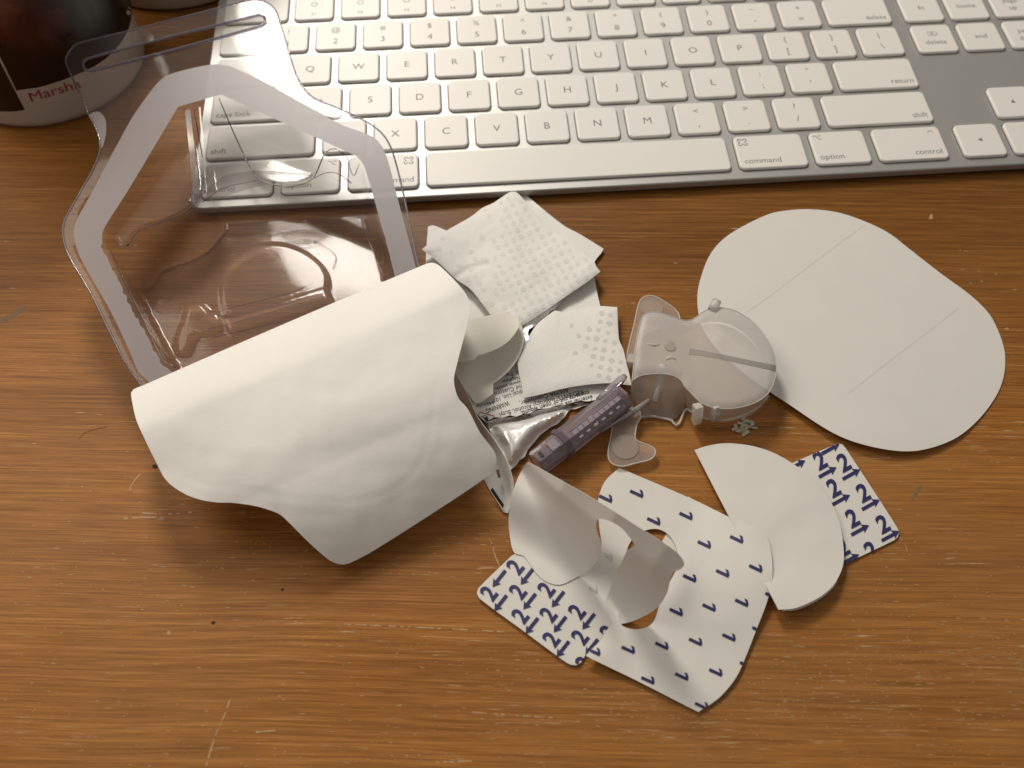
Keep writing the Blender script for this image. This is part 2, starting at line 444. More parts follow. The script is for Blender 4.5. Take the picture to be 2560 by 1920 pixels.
def frosted(name, tr, col, dens, thru=.38, ior=1.45):
    mt = bpy.data.materials.new(name); mt.use_nodes = True; nt = mt.node_tree; nt.nodes.clear(); L = nt.links
    out = add(nt, 'ShaderNodeOutputMaterial')
    t = add(nt, 'ShaderNodeBsdfTransparent'); t.inputs[0].default_value = (*tr, 1)
    d = add(nt, 'ShaderNodeBsdfDiffuse'); d.inputs[0].default_value = (*col, 1)
    s = add(nt, 'ShaderNodeBsdfTranslucent'); s.inputs[0].default_value = (*col, 1)
    g = add(nt, 'ShaderNodeBsdfGlossy'); g.inputs['Roughness'].default_value = .38
    ds = add(nt, 'ShaderNodeMixShader'); ds.inputs[0].default_value = thru
    L.new(d.outputs[0], ds.inputs[1]); L.new(s.outputs[0], ds.inputs[2])
    m1 = add(nt, 'ShaderNodeMixShader'); m1.inputs[0].default_value = dens
    L.new(t.outputs[0], m1.inputs[1]); L.new(ds.outputs[0], m1.inputs[2])
    fr = add(nt, 'ShaderNodeFresnel'); fr.inputs[0].default_value = ior
    m2 = add(nt, 'ShaderNodeMixShader'); L.new(fr.outputs[0], m2.inputs[0]); L.new(m1.outputs[0], m2.inputs[1]); L.new(g.outputs[0], m2.inputs[2])
    L.new(m2.outputs[0], out.inputs[0]); return mt
M['frost'] = frosted('frosted_plastic', (.97, .96, .94), (.93, .915, .88), .62, .30, 1.3)
M['frost_thin'] = frosted('thin_frosted_plastic', (.97, .95, .93), (.88, .85, .81), .32, .38, 1.3)
M['frost_rib'] = frosted('grey_rib_plastic', (.85, .84, .83), (.70, .68, .65), .40, .38, 1.3)

def foil_mat():
    mt = mat('crumpled_foil', (.95, .95, .935), .42, .5); N, L, b = nodes(mt); nt = mt.node_tree
    tc = add(nt, 'ShaderNodeTexCoord')
    n1 = add(nt, 'ShaderNodeTexNoise'); n1.inputs['Scale'].default_value = 260; n1.inputs['Detail'].default_value = 3; n1.inputs['Distortion'].default_value = 1.2
    L.new(tc.outputs['Object'], n1.inputs['Vector'])
    bp = add(nt, 'ShaderNodeBump'); bp.inputs['Strength'].default_value = .25; bp.inputs['Distance'].default_value = .001
    L.new(n1.outputs[0], bp.inputs['Height']); L.new(bp.outputs[0], b.inputs['Normal']); return mt
M['foil'] = foil_mat()
def wipe_mat():
    mt = grain_mat('white_nonwoven_wipe', (.80, .795, .77), .85, 1400, .30, .05, .15, .0004)
    return mt
M['wipe'] = wipe_mat()
M['dimple'] = mat('pressed_dimple_fibre', (.735, .728, .70), .9, spec=.15)
M['dimple_thin'] = mat('thin_dimple_fibre', (.66, .648, .615), .9, spec=.15)
M['ceramic'] = mat('white_glazed_ceramic', (.50, .465, .42), .22)
M['cream_ceramic'] = mat('cream_glazed_ceramic', (.46, .40, .31), .3)
M['text_red'] = mat('dark_red_lettering', (.26, .022, .034), .4)

M['band'] = frosted('frosted_seal_band', (.93, .91, .93), (.52, .495, .535), .965, .60)
# ------------------------------------------------------------------ desk
def build_desk():
    s = 900
    V = [(-700, -800, 0), (1000, -800, 0), (1000, 500, 0), (-700, 500, 0), (-700, -800, -25), (1000, -800, -25), (1000, 500, -25), (-700, 500, -25)]
    F = [(0, 1, 2, 3), (7, 6, 5, 4), (0, 4, 5, 1), (1, 5, 6, 2), (2, 6, 7, 3), (3, 7, 4, 0)]
    me = bpy.data.meshes.new('desk'); me.from_pydata([tuple(np.array(v) * MM) for v in V], [], F)
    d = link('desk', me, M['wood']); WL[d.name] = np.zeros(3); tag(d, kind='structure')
    def ribbon(pts, w, seed, name='scratch', m_=M['scratch'], broken=.35):
        rng = random.Random(seed); V = []; F = []
        L = np.array(pts, float); q = spline([tuple(p) for p in L], 9, False)
        for i in range(len(q) - 1):
            if rng.random() < broken: continue
            a, b = q[i], q[i + 1]; dd = b - a; n = np.array([-dd[1], dd[0]]); n /= np.linalg.norm(n) + 1e-9
            ww = w * rng.uniform(.5, 1.2) / 2; s_ = len(V)
            for p in (a + n * ww, a - n * ww, b - n * ww * rng.uniform(.5, 1), b + n * ww * rng.uniform(.5, 1)):
                V.append(P(p[0], p[1], .03))
            F.append((s_, s_ + 1, s_ + 2, s_ + 3))
        mesh(name, V, F, m_, d, False, up=True)
    ribbon([(578, 1740), (560, 1790), (538, 1840), (515, 1915)], 4.5, 1, broken=.2)
    ribbon([(350, 1185), (330, 1210), (318, 1245)], 3.5, 2)
    ribbon([(1230, 1360), (1238, 1390), (1252, 1420)], 4, 3, broken=.2)
    ribbon([(1205, 1325), (1222, 1345), (1236, 1375)], 2.5, 4)
    ribbon([(355, 1282), (410, 1285), (480, 1280)], 4, 5); ribbon([(310, 1296), (360, 1293), (410, 1295)], 4.5, 6)
    ribbon([(860, 1560), (1000, 1566), (1160, 1574), (1270, 1580)], 4, 7, broken=.3)
    ribbon([(640, 1830), (690, 1826)], 5, 8, broken=0); ribbon([(1090, 1905), (1180, 1902)], 5, 9, broken=.2)
    ribbon([(1180, 1780), (1280, 1788), (1400, 1795)], 4, 10, broken=.45)
    ribbon([(2235, 1330), (2262, 1360), (2270, 1392)], 2, 11)
    ribbon([(2070, 1390), (2090, 1420)], 2, 12)
    def blob(c, rx, ry, m_, name, seed, ang=0):
        rng = random.Random(seed); V = []; n = 18
        for i in range(n):
            t = 2 * math.pi * i / n; k = rng.uniform(.7, 1.15)
            x, y = rx * k * math.cos(t), ry * k * math.sin(t)
            V.append(P(c[0] + x * math.cos(ang) - y * math.sin(ang), c[1] + x * math.sin(ang) + y * math.cos(ang), .03))
        mesh(name, V, [tuple(range(n))], m_, d, False, up=True)
    blob((387, 1166), 7, 6, M['dent'], 'dent', 1); blob((533, 1557), 6, 4.5, M['dent'], 'dent', 2); blob((706, 1474), 4, 4, M['dent'], 'dent', 3)
    blob((30, 788), 42, 8, M['gouge'], 'gouge', 4, -.5); blob((2290, 1232), 26, 5, M['gouge'], 'gouge', 5, -1.0)
    blob((422, 1582), 5, 5, M['scratch'], 'chip', 6); blob((395, 1488), 3, 2.5, M['scratch'], 'chip', 7)
    blob((2328, 542), 5, 8, M['scratch'], 'chip', 8, .4); blob((2517, 822), 6, 3, M['scratch'], 'chip', 9)
    # pale open pores: too many to count, thickest at the lower right
    rng = np.random.RandomState(5); V = []; F = []
    n = 0
    while n < 1500:
        x, y = rng.uniform(0, 2560), rng.uniform(560, 1915)
        w = .06 + .94 * sstep(500, 1500, x) * sstep(1350, 1750, y)
        w = max(w, .25 * sstep(1000, 1250, y))
        if noise2(np.array([x * .004]), np.array([y * .02]), 9, 1.0)[0] < rng.uniform(-.6, .5) or rng.rand() > w: continue
        l, h = rng.gamma(1.6, 5.0) + 2, rng.uniform(1.0, 2.8); sl = .035
        s_ = len(V)
        for dx, dy in ((-l/2, 0), (0, -h/2), (l/2, 0), (0, h/2)):
            V.append(P(x + dx, y + dy + dx * sl, .02))
        F.append((s_, s_+1, s_+2, s_+3)); n += 1
    o = mesh('pale_pores', V, F, M['scratch'], d, False, up=True); tag(o, kind='stuff')
    return d
DESK = build_desk()

# ------------------------------------------------------------------ keyboard
ALPHA = math.radians(3.4); Z0 = 11.842
def build_keyboard():
    kb = empty('keyboard', (0, 0, Z0), 'white keyboard with a silver aluminium body across the top of the desk', 'keyboard')
    kb.rotation_euler = (ALPHA, 0, 0)
    def local(name, V, F, m_, parent=kb, smooth=False, bevel=0):
        me = bpy.data.meshes.new(name); me.from_pydata([tuple(np.array(v) * MM) for v in V], [], F)
        if smooth: me.polygons.foreach_set('use_smooth', [True] * len(me.polygons))
        return link(name, me, m_, parent)
    def rrect(x0, x1, y0, y1, r, n=5):
        out = []
        for cx, cy, a in ((x1 - r, y1 - r, 0), (x0 + r, y1 - r, 90), (x0 + r, y0 + r, 180), (x1 - r, y0 + r, 270)):
            for i in range(n + 1):
                t = math.radians(a + 90 * i / n); out.append((cx + r * math.cos(t), cy + r * math.sin(t)))
        return out
    def slab(outline, levels):
        """stacked rings (inset, z) closed at the top and bottom"""
        o = np.array(outline); c = o.mean(0); n = len(o); V = []; F = []
        e = np.roll(o, -1, 0) - np.roll(o, 1, 0); nn = np.c_[e[:, 1], -e[:, 0]]; nn /= np.linalg.norm(nn, axis=1)[:, None]
        for ins, z in levels:
            V += [(x, y, z) for x, y in (o - nn * ins)]
        for k in range(len(levels) - 1):
            for i in range(n):
                j = (i + 1) % n; F.append((k*n+i, k*n+j, (k+1)*n+j, (k+1)*n+i))
        F.append(tuple(range(n))[::-1]); F.append(tuple((len(levels)-1)*n + i for i in range(n)))
        return V, F
    kw = 15.98; g = (19.05 - kw) / 2; q = 18.572; kh = 15.96
    # aluminium body: thin slab at the key plane, thicker towards the back
    ct = -1.15
    o = rrect(-2.2, 417.5, -112.7, 4.2, 5.0)
    V, F = slab(o, [(0.5, ct - 3.1), (0, ct - 2.7), (0, ct - .35), (.35, ct)])
    body = local('body', V, F, M['alu'])
    # wedge foot below, set back from the front edge
    V = [(-1, -95, ct - 3.1), (411, -95, ct - 3.1), (411, 2, ct - 3.1), (-1, 2, ct - 3.1)]
    zb = lambda y: -(Z0 + y * math.sin(ALPHA)) / math.cos(ALPHA) + .15
    V += [(x, y, zb(y)) for x, y, _ in V]
    local('foot', V, [(3, 2, 1, 0), (4, 5, 6, 7), (0, 1, 5, 4), (1, 2, 6, 5), (2, 3, 7, 6), (3, 0, 4, 7)], M['alu'])
    wells = []; cache = {}
    def text2(s, size, cx, cy, align='C', bold=0.0):
        V, F = glyphs(s, bold)
        if len(V) == 0: return None
        V = V * size; w0, w1 = V[:, 0].min(), V[:, 0].max()
        ox = {'C': cx - (w0 + w1) / 2, 'L': cx - w0, 'R': cx - w1}[align]
        return V + [ox, cy], F
    def key(x0, x1, row, legend=(), name='key', h=None, y=None):
        y1 = -row * q if y is None else y; hh = kh if h is None else h; y0 = y1 - hh
        k = (round(x1 - x0, 2), round(hh, 2))
        if k not in cache:
            w, h_ = k; o = rrect(-w/2, w/2, -h_/2, h_/2, 1.9)
            V, F = slab(o, [(-.10, -1.9), (0, -.5), (.10, -.18), (.32, -.03), (.6, 0)])
            me = bpy.data.meshes.new('key'); me.from_pydata([tuple(np.array(v) * MM) for v in V], [], F)
            me.polygons.foreach_set('use_smooth', [len(p.vertices) == 4 for p in me.polygons]); me.materials.append(M['key']); cache[k] = me
        cx, cy = (x0 + x1) / 2, (y0 + y1) / 2
        ko = link(name, cache[k], None, kb, (cx, cy, 0))
        wells.append(rrect(x0 - .36, x1 + .36, y0 - .36, y1 + .36, 2.2))
        gs = []
        for it in legend:
            if it[0] == 'g': gs.append((it[1][0] + [it[2], it[3]], it[1][1]))
            else:
                s, size, dx, dy = it[:4]; al = it[4] if len(it) > 4 else 'C'
                t = text2(s, size, dx, dy, al, 0.0)
                if t: gs.append(t)
        if gs:
            V, F = join2(gs)
            me = bpy.data.meshes.new('legend'); me.from_pydata([(x*MM, y_*MM, .02*MM) for x, y_ in V], [], [tuple(int(i) for i in f) for f in F])
            link('legend', me, M['legend'], ko)
        return ko
    U = lambda i: i * 19.05 + g
    def unit(i, row, legend, w=1, **kw_): return key(U(i), (i + w) * 19.05 - g, row, legend, **kw_)
    LT = lambda s: [(s, 4.6, 0, -1.6)]
    TWO = lambda a, b: [(a, 3.9, 0, 2.2), (b, 4.3, 0, -4.6)]
    # number row
    for i, (a, b) in enumerate(zip('~!@#$%^&*()', '`1234567890')): unit(i, 1, TWO(a, b))
    unit(11, 1, [('_', 4.2, 0, 4.2), ('-', 4.2, 0, -4.2)]); unit(12, 1, TWO('+', '='))
    key(U(13), 275.3, 1, [('delete', 3.5, 11.0, -5.6, 'R')])
    key(U(0), 1.5*19.05 - g, 2, [('tab', 3.5, -11, -5.6, 'L')])
    for i, c in enumerate('QWERTYUIOP'): unit(1.5 + i, 2, LT(c))
    for i, (a, b) in zip((11.5, 12.5), (('{', '['), ('}', ']'))): unit(i, 2, TWO(a, b))
    key(U(13.5), 275.3, 2, TWO('|', '\\'))
    key(U(0), 1.75*19.05 - g, 3, [('caps lock', 3.5, -13, -5.6, 'L')])
    for i, c in enumerate('ASDFGHJKL'): unit(1.75 + i, 3, LT(c))
    unit(10.75, 3, TWO(':', ';')); unit(11.75, 3, TWO('"', "'"))
    key(U(12.75), 275.3, 3, [('return', 3.5, 13.6, -5.6, 'R')])
    key(U(0), 2.25*19.05 - g, 4, [('shift', 3.5, -18, -5.6, 'L')])
    for i, c in enumerate('ZXCVBNM'): unit(2.25 + i, 4, LT(c))
    for i, (a, b) in zip((9.25, 10.25, 11.25), (('<', ','), ('>', '.'), ('?', '/'))): unit(i, 4, TWO(a, b))
    key(U(12.25), 275.3, 4, [('shift', 3.5, 18.4, -5.6, 'R')])
    # bottom row with its symbols
    def clover(r=1.0):
        pts = []
        for k, a0 in enumerate((45, 135, 225, 315)):
            cx, cy = math.cos(math.radians(a0)) * r * 1.45, math.sin(math.radians(a0)) * r * 1.45
            for i in range(10):
                t = math.radians(a0 - 180 + 45 + 270 * i / 9); 
                pts.append((cx + .62*r*math.cos(t + 0), cy + .62*r*math.sin(t)))
        return stroke(pts, .22*r*1.4, True)
    opt = join2([stroke([(-1.5, .8), (-.5, .8), (.5, -.8), (1.5, -.8)], .28), stroke([(.3, .8), (1.5, .8)], .28)])
    caret = stroke([(-1.0, -.5), (0, .55), (1.0, -.5)], .3)
    key(2.0, 27.1, 5, [('control', 3.5, -11, -5.6, 'L'), ('g', caret, 9.5, 5.2)])
    key(30.3, 51.1, 5, [('option', 3.5, -8.6, -5.6, 'L'), ('g', opt, 7.6, 5.4)])
    key(54.2, 79.7, 5, [('command', 3.5, 11, -5.6, 'R'), ('g', clover(), 9.3, 4.6)])
    key(82.7, 194.0, 5, [], 'space_bar')
    key(197.2, 222.6, 5, [('command', 3.5, -10.6, -5.6, 'L'), ('g', clover(), -9.6, 4.9)])
    key(225.8, 246.3, 5, [('option', 3.5, -8.6, -5.6, 'L'), ('g', opt, -7.4, 5.2)])
    key(249.5, 275.3, 5, [('control', 3.5, 10.8, -5.6, 'R'), ('g', caret, 9.2, 5.4)])
    tri = lambda a: (np.array([(math.cos(a + k) * 1.1, math.sin(a + k) * 1.1) for k in (0, 2.2, -2.2)]), np.array([(0, 1, 2)]))
    nx = (281.2, 300.3, 319.4); arr = lambda i, row, a: key(nx[i], nx[i] + 16.1, row, [('g', tri(a), 0, 0)])
    arr(0, 5, math.pi); arr(1, 5, -math.pi/2); arr(2, 5, 0); arr(1, 4, math.pi/2)
    del_ic = join2([stroke([(-1.9, 1.1), (.9, 1.1), (2.0, 0), (.9, -1.1), (-1.9, -1.1)], .26, True), stroke([(-.9, .5), (.3, -.5)], .24), stroke([(-.9, -.5), (.3, .5)], .24)])
    n1 = [[('fn', 3.6, 0, -1.2)], [('home', 3.5, 0, -1.2)], [('page', 3.5, 0, .8), ('up', 3.5, 0, -3.6)]]
    n2 = [[('g', del_ic, 0, 2.7), ('delete', 3.5, 0, -3.4)], [('end', 3.5, 0, -1.2)], [('page', 3.5, 0, .8), ('down', 3.5, 0, -3.6)]]
    for i in range(3): key(nx[i], nx[i] + 16.1, 1, n1[i]); key(nx[i], nx[i] + 16.1, 2, n2[i])
    key(U(0), 1.45*19.05, 0, [('esc', 3.5, -9, -5.6, 'L')])
    sun = lambda r: join2([stroke([(r*math.cos(t), r*math.sin(t)) for t in np.linspace(0, 2*math.pi, 12)[:-1]], .3, True)])
    for i in range(12):
        x = 30.3 + i * 19.13
        key(x, x + 15.95, 0, [('F%d' % (i + 1), 2.3, 0, -5.7), ('g', sun(1.2), 0, 1.2)])
    key(30.3 + 12*19.13, 275.3, 0, [])
    for i in range(3): key(nx[i], nx[i] + 16.1, 0, [('F%d' % (13 + i), 2.3, 0, -5.7)])
    px_ = [341.4 + 19.08 * i for i in range(4)]
    for r_, t in ((1, ('', '=', '/', '*')), (2, '789-'), (3, '456+')):
        for i, c_ in enumerate(t): key(px_[i], px_[i] + 16, r_, LT(c_) if c_ else ())
    for i, c_ in enumerate('123'): key(px_[i], px_[i] + 16, 4, LT(c_))
    key(px_[3], px_[3] + 16, 4, [('enter', 3.5, 0, -14.5)], h=kh + q)
    key(px_[0], px_[1] + 16, 5, LT('0')); key(px_[2], px_[2] + 16, 5, LT('.'))
    for i in range(4): key(px_[i], px_[i] + 16, 0, [('F%d' % (16 + i), 2.3, 0, -5.7)])
    V = []; F = []
    for w in wells:
        s = len(V); V += [(x, y, ct + .04) for x, y in w]; F.append(tuple(range(s, s + len(w))))
    local('key_well_shade', V, F, M['well'])
    return kb
KB = build_keyboard()

# ------------------------------------------------------------------ mug and pot behind
MC, MR = np.array([-69.3, -24.9]), 37.5
def Pcyl(px, py, r):
    d = ray(px, py); o = CW[:2] - MC; a = d[:2] @ d[:2]; b = o @ d[:2]; c = o @ o - r * r
    D = max(b * b - a * c, 0.0); s = (-b - math.sqrt(D)) / a
    return CW + s * d
def lathe(name, prof, c, m_, parent=None, n=72):
    V = []; F = []; k = len(prof)
    for i in range(n):
        t = 2 * math.pi * i / n
        V += [(c[0] + r * math.cos(t), c[1] + r * math.sin(t), z) for r, z in prof]
    for i in range(n):
        for j in range(k - 1):
            a = i * k + j; b = ((i + 1) % n) * k + j; F.append((a, b, b + 1, a + 1))
    return mesh(name, V, F, m_, parent)
def build_mug():
    mug = empty('mug', (MC[0], MC[1], 0), 'white photo mug with red lettering standing at the top left corner', 'mug')
    lathe('mug_wall', [(0, 2), (33, 2), (34.2, .4), (35.6, .5), (MR - .5, 2.6), (MR, 4.5), (MR, 92), (MR - .6, 94.5), (MR - 2, 95), (MR - 3.2, 94), (MR - 3.6, 90), (MR - 3.6, 8), (MR - 6, 5.5), (0, 5.5)], MC, M['ceramic'], mug)
    tube('mug_handle', [MC.tolist() + [0] + np.array([-MR + 1, 3, 78.0]), MC.tolist() + [0] + np.array([-MR - 16, 4, 77.0]), MC.tolist() + [0] + np.array([-MR - 25, 5, 62.0]), MC.tolist() + [0] + np.array([-MR - 25, 5, 42.0]), MC.tolist() + [0] + np.array([-MR - 15, 4, 27.0]), MC.tolist() + [0] + np.array([-MR + 1, 3, 24.0])], 4.5, M['ceramic'], mug, 12)
    # printed picture: a dark blurry photograph, flat print on the wall
    pm = mat('dark_photo_print', (.012, .006, .005), .25); N, L, b = nodes(pm); nt = pm.node_tree
    tc = add(nt, 'ShaderNodeTexCoord')
    last = None
    base = (.010, .0045, .004, 1)
    for c, r, col in (((15, 45), 11, (.13, .022, .012, 1)), ((70, 60), 14, (.055, .012, .007, 1)), ((-5, 15), 7, (.15, .06, .045, 1)), ((200, 30), 14, (.026, .025, .021, 1)), ((140, 62), 3.5, (.10, .026, .02, 1)), ((250, 45), 9, (.022, .021, .018, 1))):
        w = (Pcyl(c[0], c[1], MR) - np.array([MC[0], MC[1], 0])) * MM
        vd = add(nt, 'ShaderNodeVectorMath', operation='DISTANCE'); L.new(tc.outputs['Object'], vd.inputs[0]); vd.inputs[1].default_value = tuple(w)
        nz = add(nt, 'ShaderNodeTexNoise'); nz.inputs['Scale'].default_value = 120; L.new(tc.outputs['Object'], nz.inputs['Vector'])
        ad = add(nt, 'ShaderNodeMath', operation='MULTIPLY_ADD'); L.new(nz.outputs[0], ad.inputs[0]); ad.inputs[1].default_value = .012; L.new(vd.outputs['Value'], ad.inputs[2])
        mr = add(nt, 'ShaderNodeMapRange'); mr.inputs[1].default_value = r * MM + .009; mr.inputs[2].default_value = r * MM * .35 + .006; L.new(ad.outputs[0], mr.inputs[0])
        mx = mixc(nt); L.new(mr.outputs[0], mx.inputs[0]); mx.inputs[7].default_value = col
        if last is None: mx.inputs[6].default_value = base
        else: L.new(last, mx.inputs[6])
        last = mx.outputs[2]
    L.new(last, b.inputs['Base Color'])
    def patch(name, outline, m_, r):
        V, F = fill2d(spline(outline, 9), 14)
        Wp = np.array([Pcyl(x, y, r) for x, y in V]); Wp[:, 2] = np.minimum(Wp[:, 2], 86)
        return mesh(name, Wp, F, m_, mug)
    patch('printed_photo', [(41, 226, 1), (102, 217), (176, 193), (245, 160), (290, 122), (318, 80), (329, 40), (327, 0), (290, -150), (235, -330, 1), (120, -300), (-150, -230, 1), (-110, -90), (-40, 60, 1)], pm, MR + .12)
    patch('printed_photo', [(62, 275, 1), (30, 279), (-60, 276, 1), (-60, 40, 1), (-3, 150, 1)], pm, MR + .12)
    V, F = glyphs('Marsha')
    V, F = affine((V, F), (76, 256), (44.5, -13.0), (-14, -32))
    V, F = subdiv2(V, F, 5)
    mesh('lettering', np.array([Pcyl(x, y, MR + .15) for x, y in V]), F, M['text_red'], mug)
    pc = (-27, 52)
    pot = empty('pot', (pc[0], pc[1], 0), 'cream round pot partly seen behind the mug at the top edge', 'pot')
    lathe('pot_wall', [(0, .8), (41, .8), (42, 1.2), (42.4, 2.2), (42.6, 8), (43.5, 60), (42.5, 61), (41, 60), (40, 8), (0, 6)], pc, M['cream_ceramic'], pot)
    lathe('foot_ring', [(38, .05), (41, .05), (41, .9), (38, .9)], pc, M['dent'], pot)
build_mug()

# ------------------------------------------------------------------ blister tray
RA, RC = 18 + .113 * 176, .113                            # rim plane z = RA + RC*y
def rim(px, py): return Pplane(px, py, RA, 0, RC)
def deep(px, py, d): return Pplane(px, py, RA - d, 0, RC)
def build_tray():
    tray = empty('blister_tray', (30, -130, 0), 'clear plastic blister tray with its white paper lid peeled back, leaning on the keyboard', 'blister pack')
    outer = [(164, 150), (174, 127), (193, 109), (328, 76), (545, 20), (626, 0), (661, 3), (687, 23), (698, 49), (730, 156), (748, 203), (782, 243), (854, 274), (926, 310), (962, 342), (984, 388), (1016, 518), (1043, 652), (1062, 720), (1050, 770), (1000, 815), (430, 1030), (385, 1010), (350, 959), (324, 923), (289, 859), (231, 740), (171, 636), (158, 587), (162, 552), (200, 482), (241, 405), (251, 362), (240, 321), (221, 285), (213, 260), (174, 180)]
    band_o = [(231, 480), (319, 315), (348, 269), (400, 202), (429, 185), (530, 162), (574, 166), (605, 179), (651, 200), (854, 312), (932, 343), (962, 380), (995, 500), (1038, 663), (1050, 720), (1030, 760), (1000, 790), (430, 1010), (395, 990), (373, 957), (347, 931), (327, 885), (278, 781), (200, 642), (185, 587), (188, 561)]
    inner = [(447, 269, 1), (552, 239, 1), (860, 379), (894, 397), (912, 428), (981, 680), (985, 710), (960, 735), (470, 930), (434, 920), (405, 894), (262, 619), (259, 585), (270, 560), (321, 480)]
    X = lambda pts, st=7: np.array([rim(x, y)[:2] for x, y in spline(pts, st)])
    so, sb, si = X(outer), X(band_o), X(inner)
    D = 15.5
    # raised and lowered areas of the pocket floor, given where their edges are seen and how deep they lie
    PD = lambda pts, zz, st=8: np.array([P(x, y, zz)[:2] for x, y in spline(pts, st)])
    shelfA = PD([(262, 560, 1), (315, 470), (440, 262, 1), (490, 255, 1), (500, 330), (512, 430), (516, 478), (503, 486), (475, 520), (430, 546), (385, 560), (345, 578), (318, 615), (300, 625), (280, 600)], 19)
    shelfB = PD([(540, 225, 1), (556, 270), (590, 345), (622, 411), (652, 449), (704, 466), (745, 462), (782, 446), (800, 405), (815, 378), (850, 372), (900, 400), (925, 400, 1), (900, 330, 1), (700, 220, 1)], 16.5)
    wellC = PD([(548, 720), (552, 680), (575, 645), (622, 614), (680, 600), (738, 612), (785, 640), (815, 680), (812, 715), (780, 735), (700, 757), (600, 785), (558, 770)], 3.0)
    bar = PD([(556, 790, 1), (720, 745, 1), (812, 716, 1), (828, 748, 1), (720, 785, 1), (570, 828, 1)], 2.0)
    tri = PD([(786, 600), (822, 580), (850, 590), (905, 640), (930, 680), (900, 720), (850, 720), (828, 690), (832, 660), (838, 632)], 1.7)
    lump = PD([(470, 760), (500, 755), (520, 775), (545, 782), (550, 815), (520, 830), (485, 838), (465, 880), (440, 880), (440, 840), (455, 800)], 2.1)
    def depth(p):
        zr = RA + RC * p[:, 1]; D = zr - (.8 + 11.0 * sstep(-116.2, -112.9, p[:, 1]))
        d = D * sstep(0.0, 2.6, np.where(inside(p, si), dist(p, si), 0))
        for poly, dd, w in ((shelfA, zr - 19, 2.0), (shelfB, zr - 16.5, 2.2), (wellC, D - .6, 2.2), (bar, D - .9, 1.5), (lump, D - .9, 1.8)):
            sd = np.where(inside(p, poly), dist(p, poly), -dist(p, poly))
            k = sstep(-w / 2, w / 2, sd); d = np.minimum(d, d * (1 - k) + dd * k)
        # two narrow grooves along the bar
        return d
    g = np.arange(-40, 110, .85)
    gx, gy = np.meshgrid(g, np.arange(-200, -60, .85)); ex = np.c_[gx.ravel(), gy.ravel()]
    ex = ex[inside(ex, si)]
    rings = []
    e = np.roll(si, -1, 0) - np.roll(si, 1, 0); nn = np.c_[e[:, 1], -e[:, 0]]; nn /= np.linalg.norm(nn, axis=1)[:, None]
    nn *= np.sign(((si - si.mean(0)) * nn).sum(1))[:, None]
    ex = ex[dist(ex, si) > 3.3]
    for k in (0, .45, .9, 1.35, 1.8, 2.25, 2.8):
        r_ = si - nn * k; r_ = r_[np.abs(np.where(inside(r_, si), 1, -1) * dist(r_, si) - k) < .12] if k else r_
        rings.append(r_)
    ex = np.r_[(ex,) + tuple(rings)]
    # slot ridge in the hanger tab
    slot = np.array([rim(x, y)[:2] for x, y in spline([(207, 160), (220, 148), (649, 39), (662, 44), (664, 57), (649, 68), (230, 178), (212, 174)], 8)])
    hole = [slot]
    V, F = fill2d(so, 6.0, hole, ex)
    Z = RA + RC * V[:, 1] - depth(V) + .04 * noise2(V[:, 0], V[:, 1], 4, .12)
    mesh('tray_shell', np.c_[V, Z], F, M['clear'], tray, up=True)
    for zz, r_, pts in ((19, .22, [(318, 615), (345, 578), (385, 560), (430, 546), (475, 520), (503, 486), (516, 478), (512, 430), (497, 340), (486, 275)]),
                        (16.5, .22, [(548, 247), (590, 345), (622, 411), (652, 449), (704, 466), (745, 462), (782, 446), (815, 380), (838, 372), (862, 388)]),
                        (13.0, .16, [(782, 446), (820, 431), (850, 436), (878, 458)]), (13.0, .16, [(866, 388), (884, 440), (898, 410)]),
                        (17.5, .18, [(462, 272), (478, 350), (500, 440), (512, 482)]), (14.5, .16, [(505, 505), (560, 470), (640, 452)]),
                        (1.6, .16, [(470, 545), (490, 530), (560, 510), (680, 520)]),
                        (13.5, .16, [(276, 626), (330, 738), (395, 876), (412, 905), (440, 918)]),
                        (2.2, .14, [(556, 775), (720, 733), (783, 709)]), (2.2, .14, [(483, 829), (569, 811), (720, 768), (808, 740)]), (2.2, .14, [(540, 842), (720, 800), (780, 785)]),
                        (1.5, .12, [(898, 535), (940, 650), (951, 669), (962, 700)]), (1.5, .12, [(786, 600), (806, 612), (840, 640), (832, 672)])):
        tube('crease', [P(x, y, zz) for x, y in spline(pts, 10, False)], r_, M['crease'], tray, 6)
    loft('shelf_wall', [[(516, 474, 18), (560, 440, 18), (640, 427, 17.5), (782, 434, 17)], [(514, 500, 13), (560, 491, 13), (640, 468, 13), (704, 456, 13), (782, 448, 14)]], M['shelf'], tray, 24, 4, 0)
    loft('shelf_wall', [[(392, 556, 18), (470, 516, 18), (500, 482, 18)], [(385, 563, 15), (430, 549, 14), (480, 530, 13.5), (508, 496, 13.5)]], M['shelf'], tray, 16, 4, 0)
    loft('shelf_pillar_glint', [[(462, 272, 27), (475, 400, 22), (482, 482, 15)], [(475, 270, 27), (490, 400, 22), (500, 486, 15)]], M['pillar'], tray, 16, 3, 0)
    loft('shelf_pillar_glint', [[(497, 268, 27), (508, 400, 21), (514, 480, 16)], [(501, 268, 27), (513, 400, 21), (521, 480, 16)]], M['pillar'], tray, 16, 3, 0)
    up = lambda pts, dz: np.c_[pts, RA + RC * pts[:, 1] + dz]
    tube('tray_edge', up(so, 0), .32, M['bead'], tray, 8, True)
    tube('slot_rim', up(slot, .25), .55, M['bead'], tray, 8, True)
    # frosted seal band, its inner edge ragged where the lid tore off
    rng = np.random.RandomState(2)
    sio = X(inner, 5)
    e = np.roll(sio, -1, 0) - np.roll(sio, 1, 0); nn = np.c_[e[:, 1], -e[:, 0]]; nn /= np.linalg.norm(nn, axis=1)[:, None]
    c = sio.mean(0); sg = np.sign(((sio - c) * nn).sum(1)); nn *= sg[:, None]
    rag = rng.rand(len(sio)); rag = .5 * rag + .5 * np.roll(rag, 1)
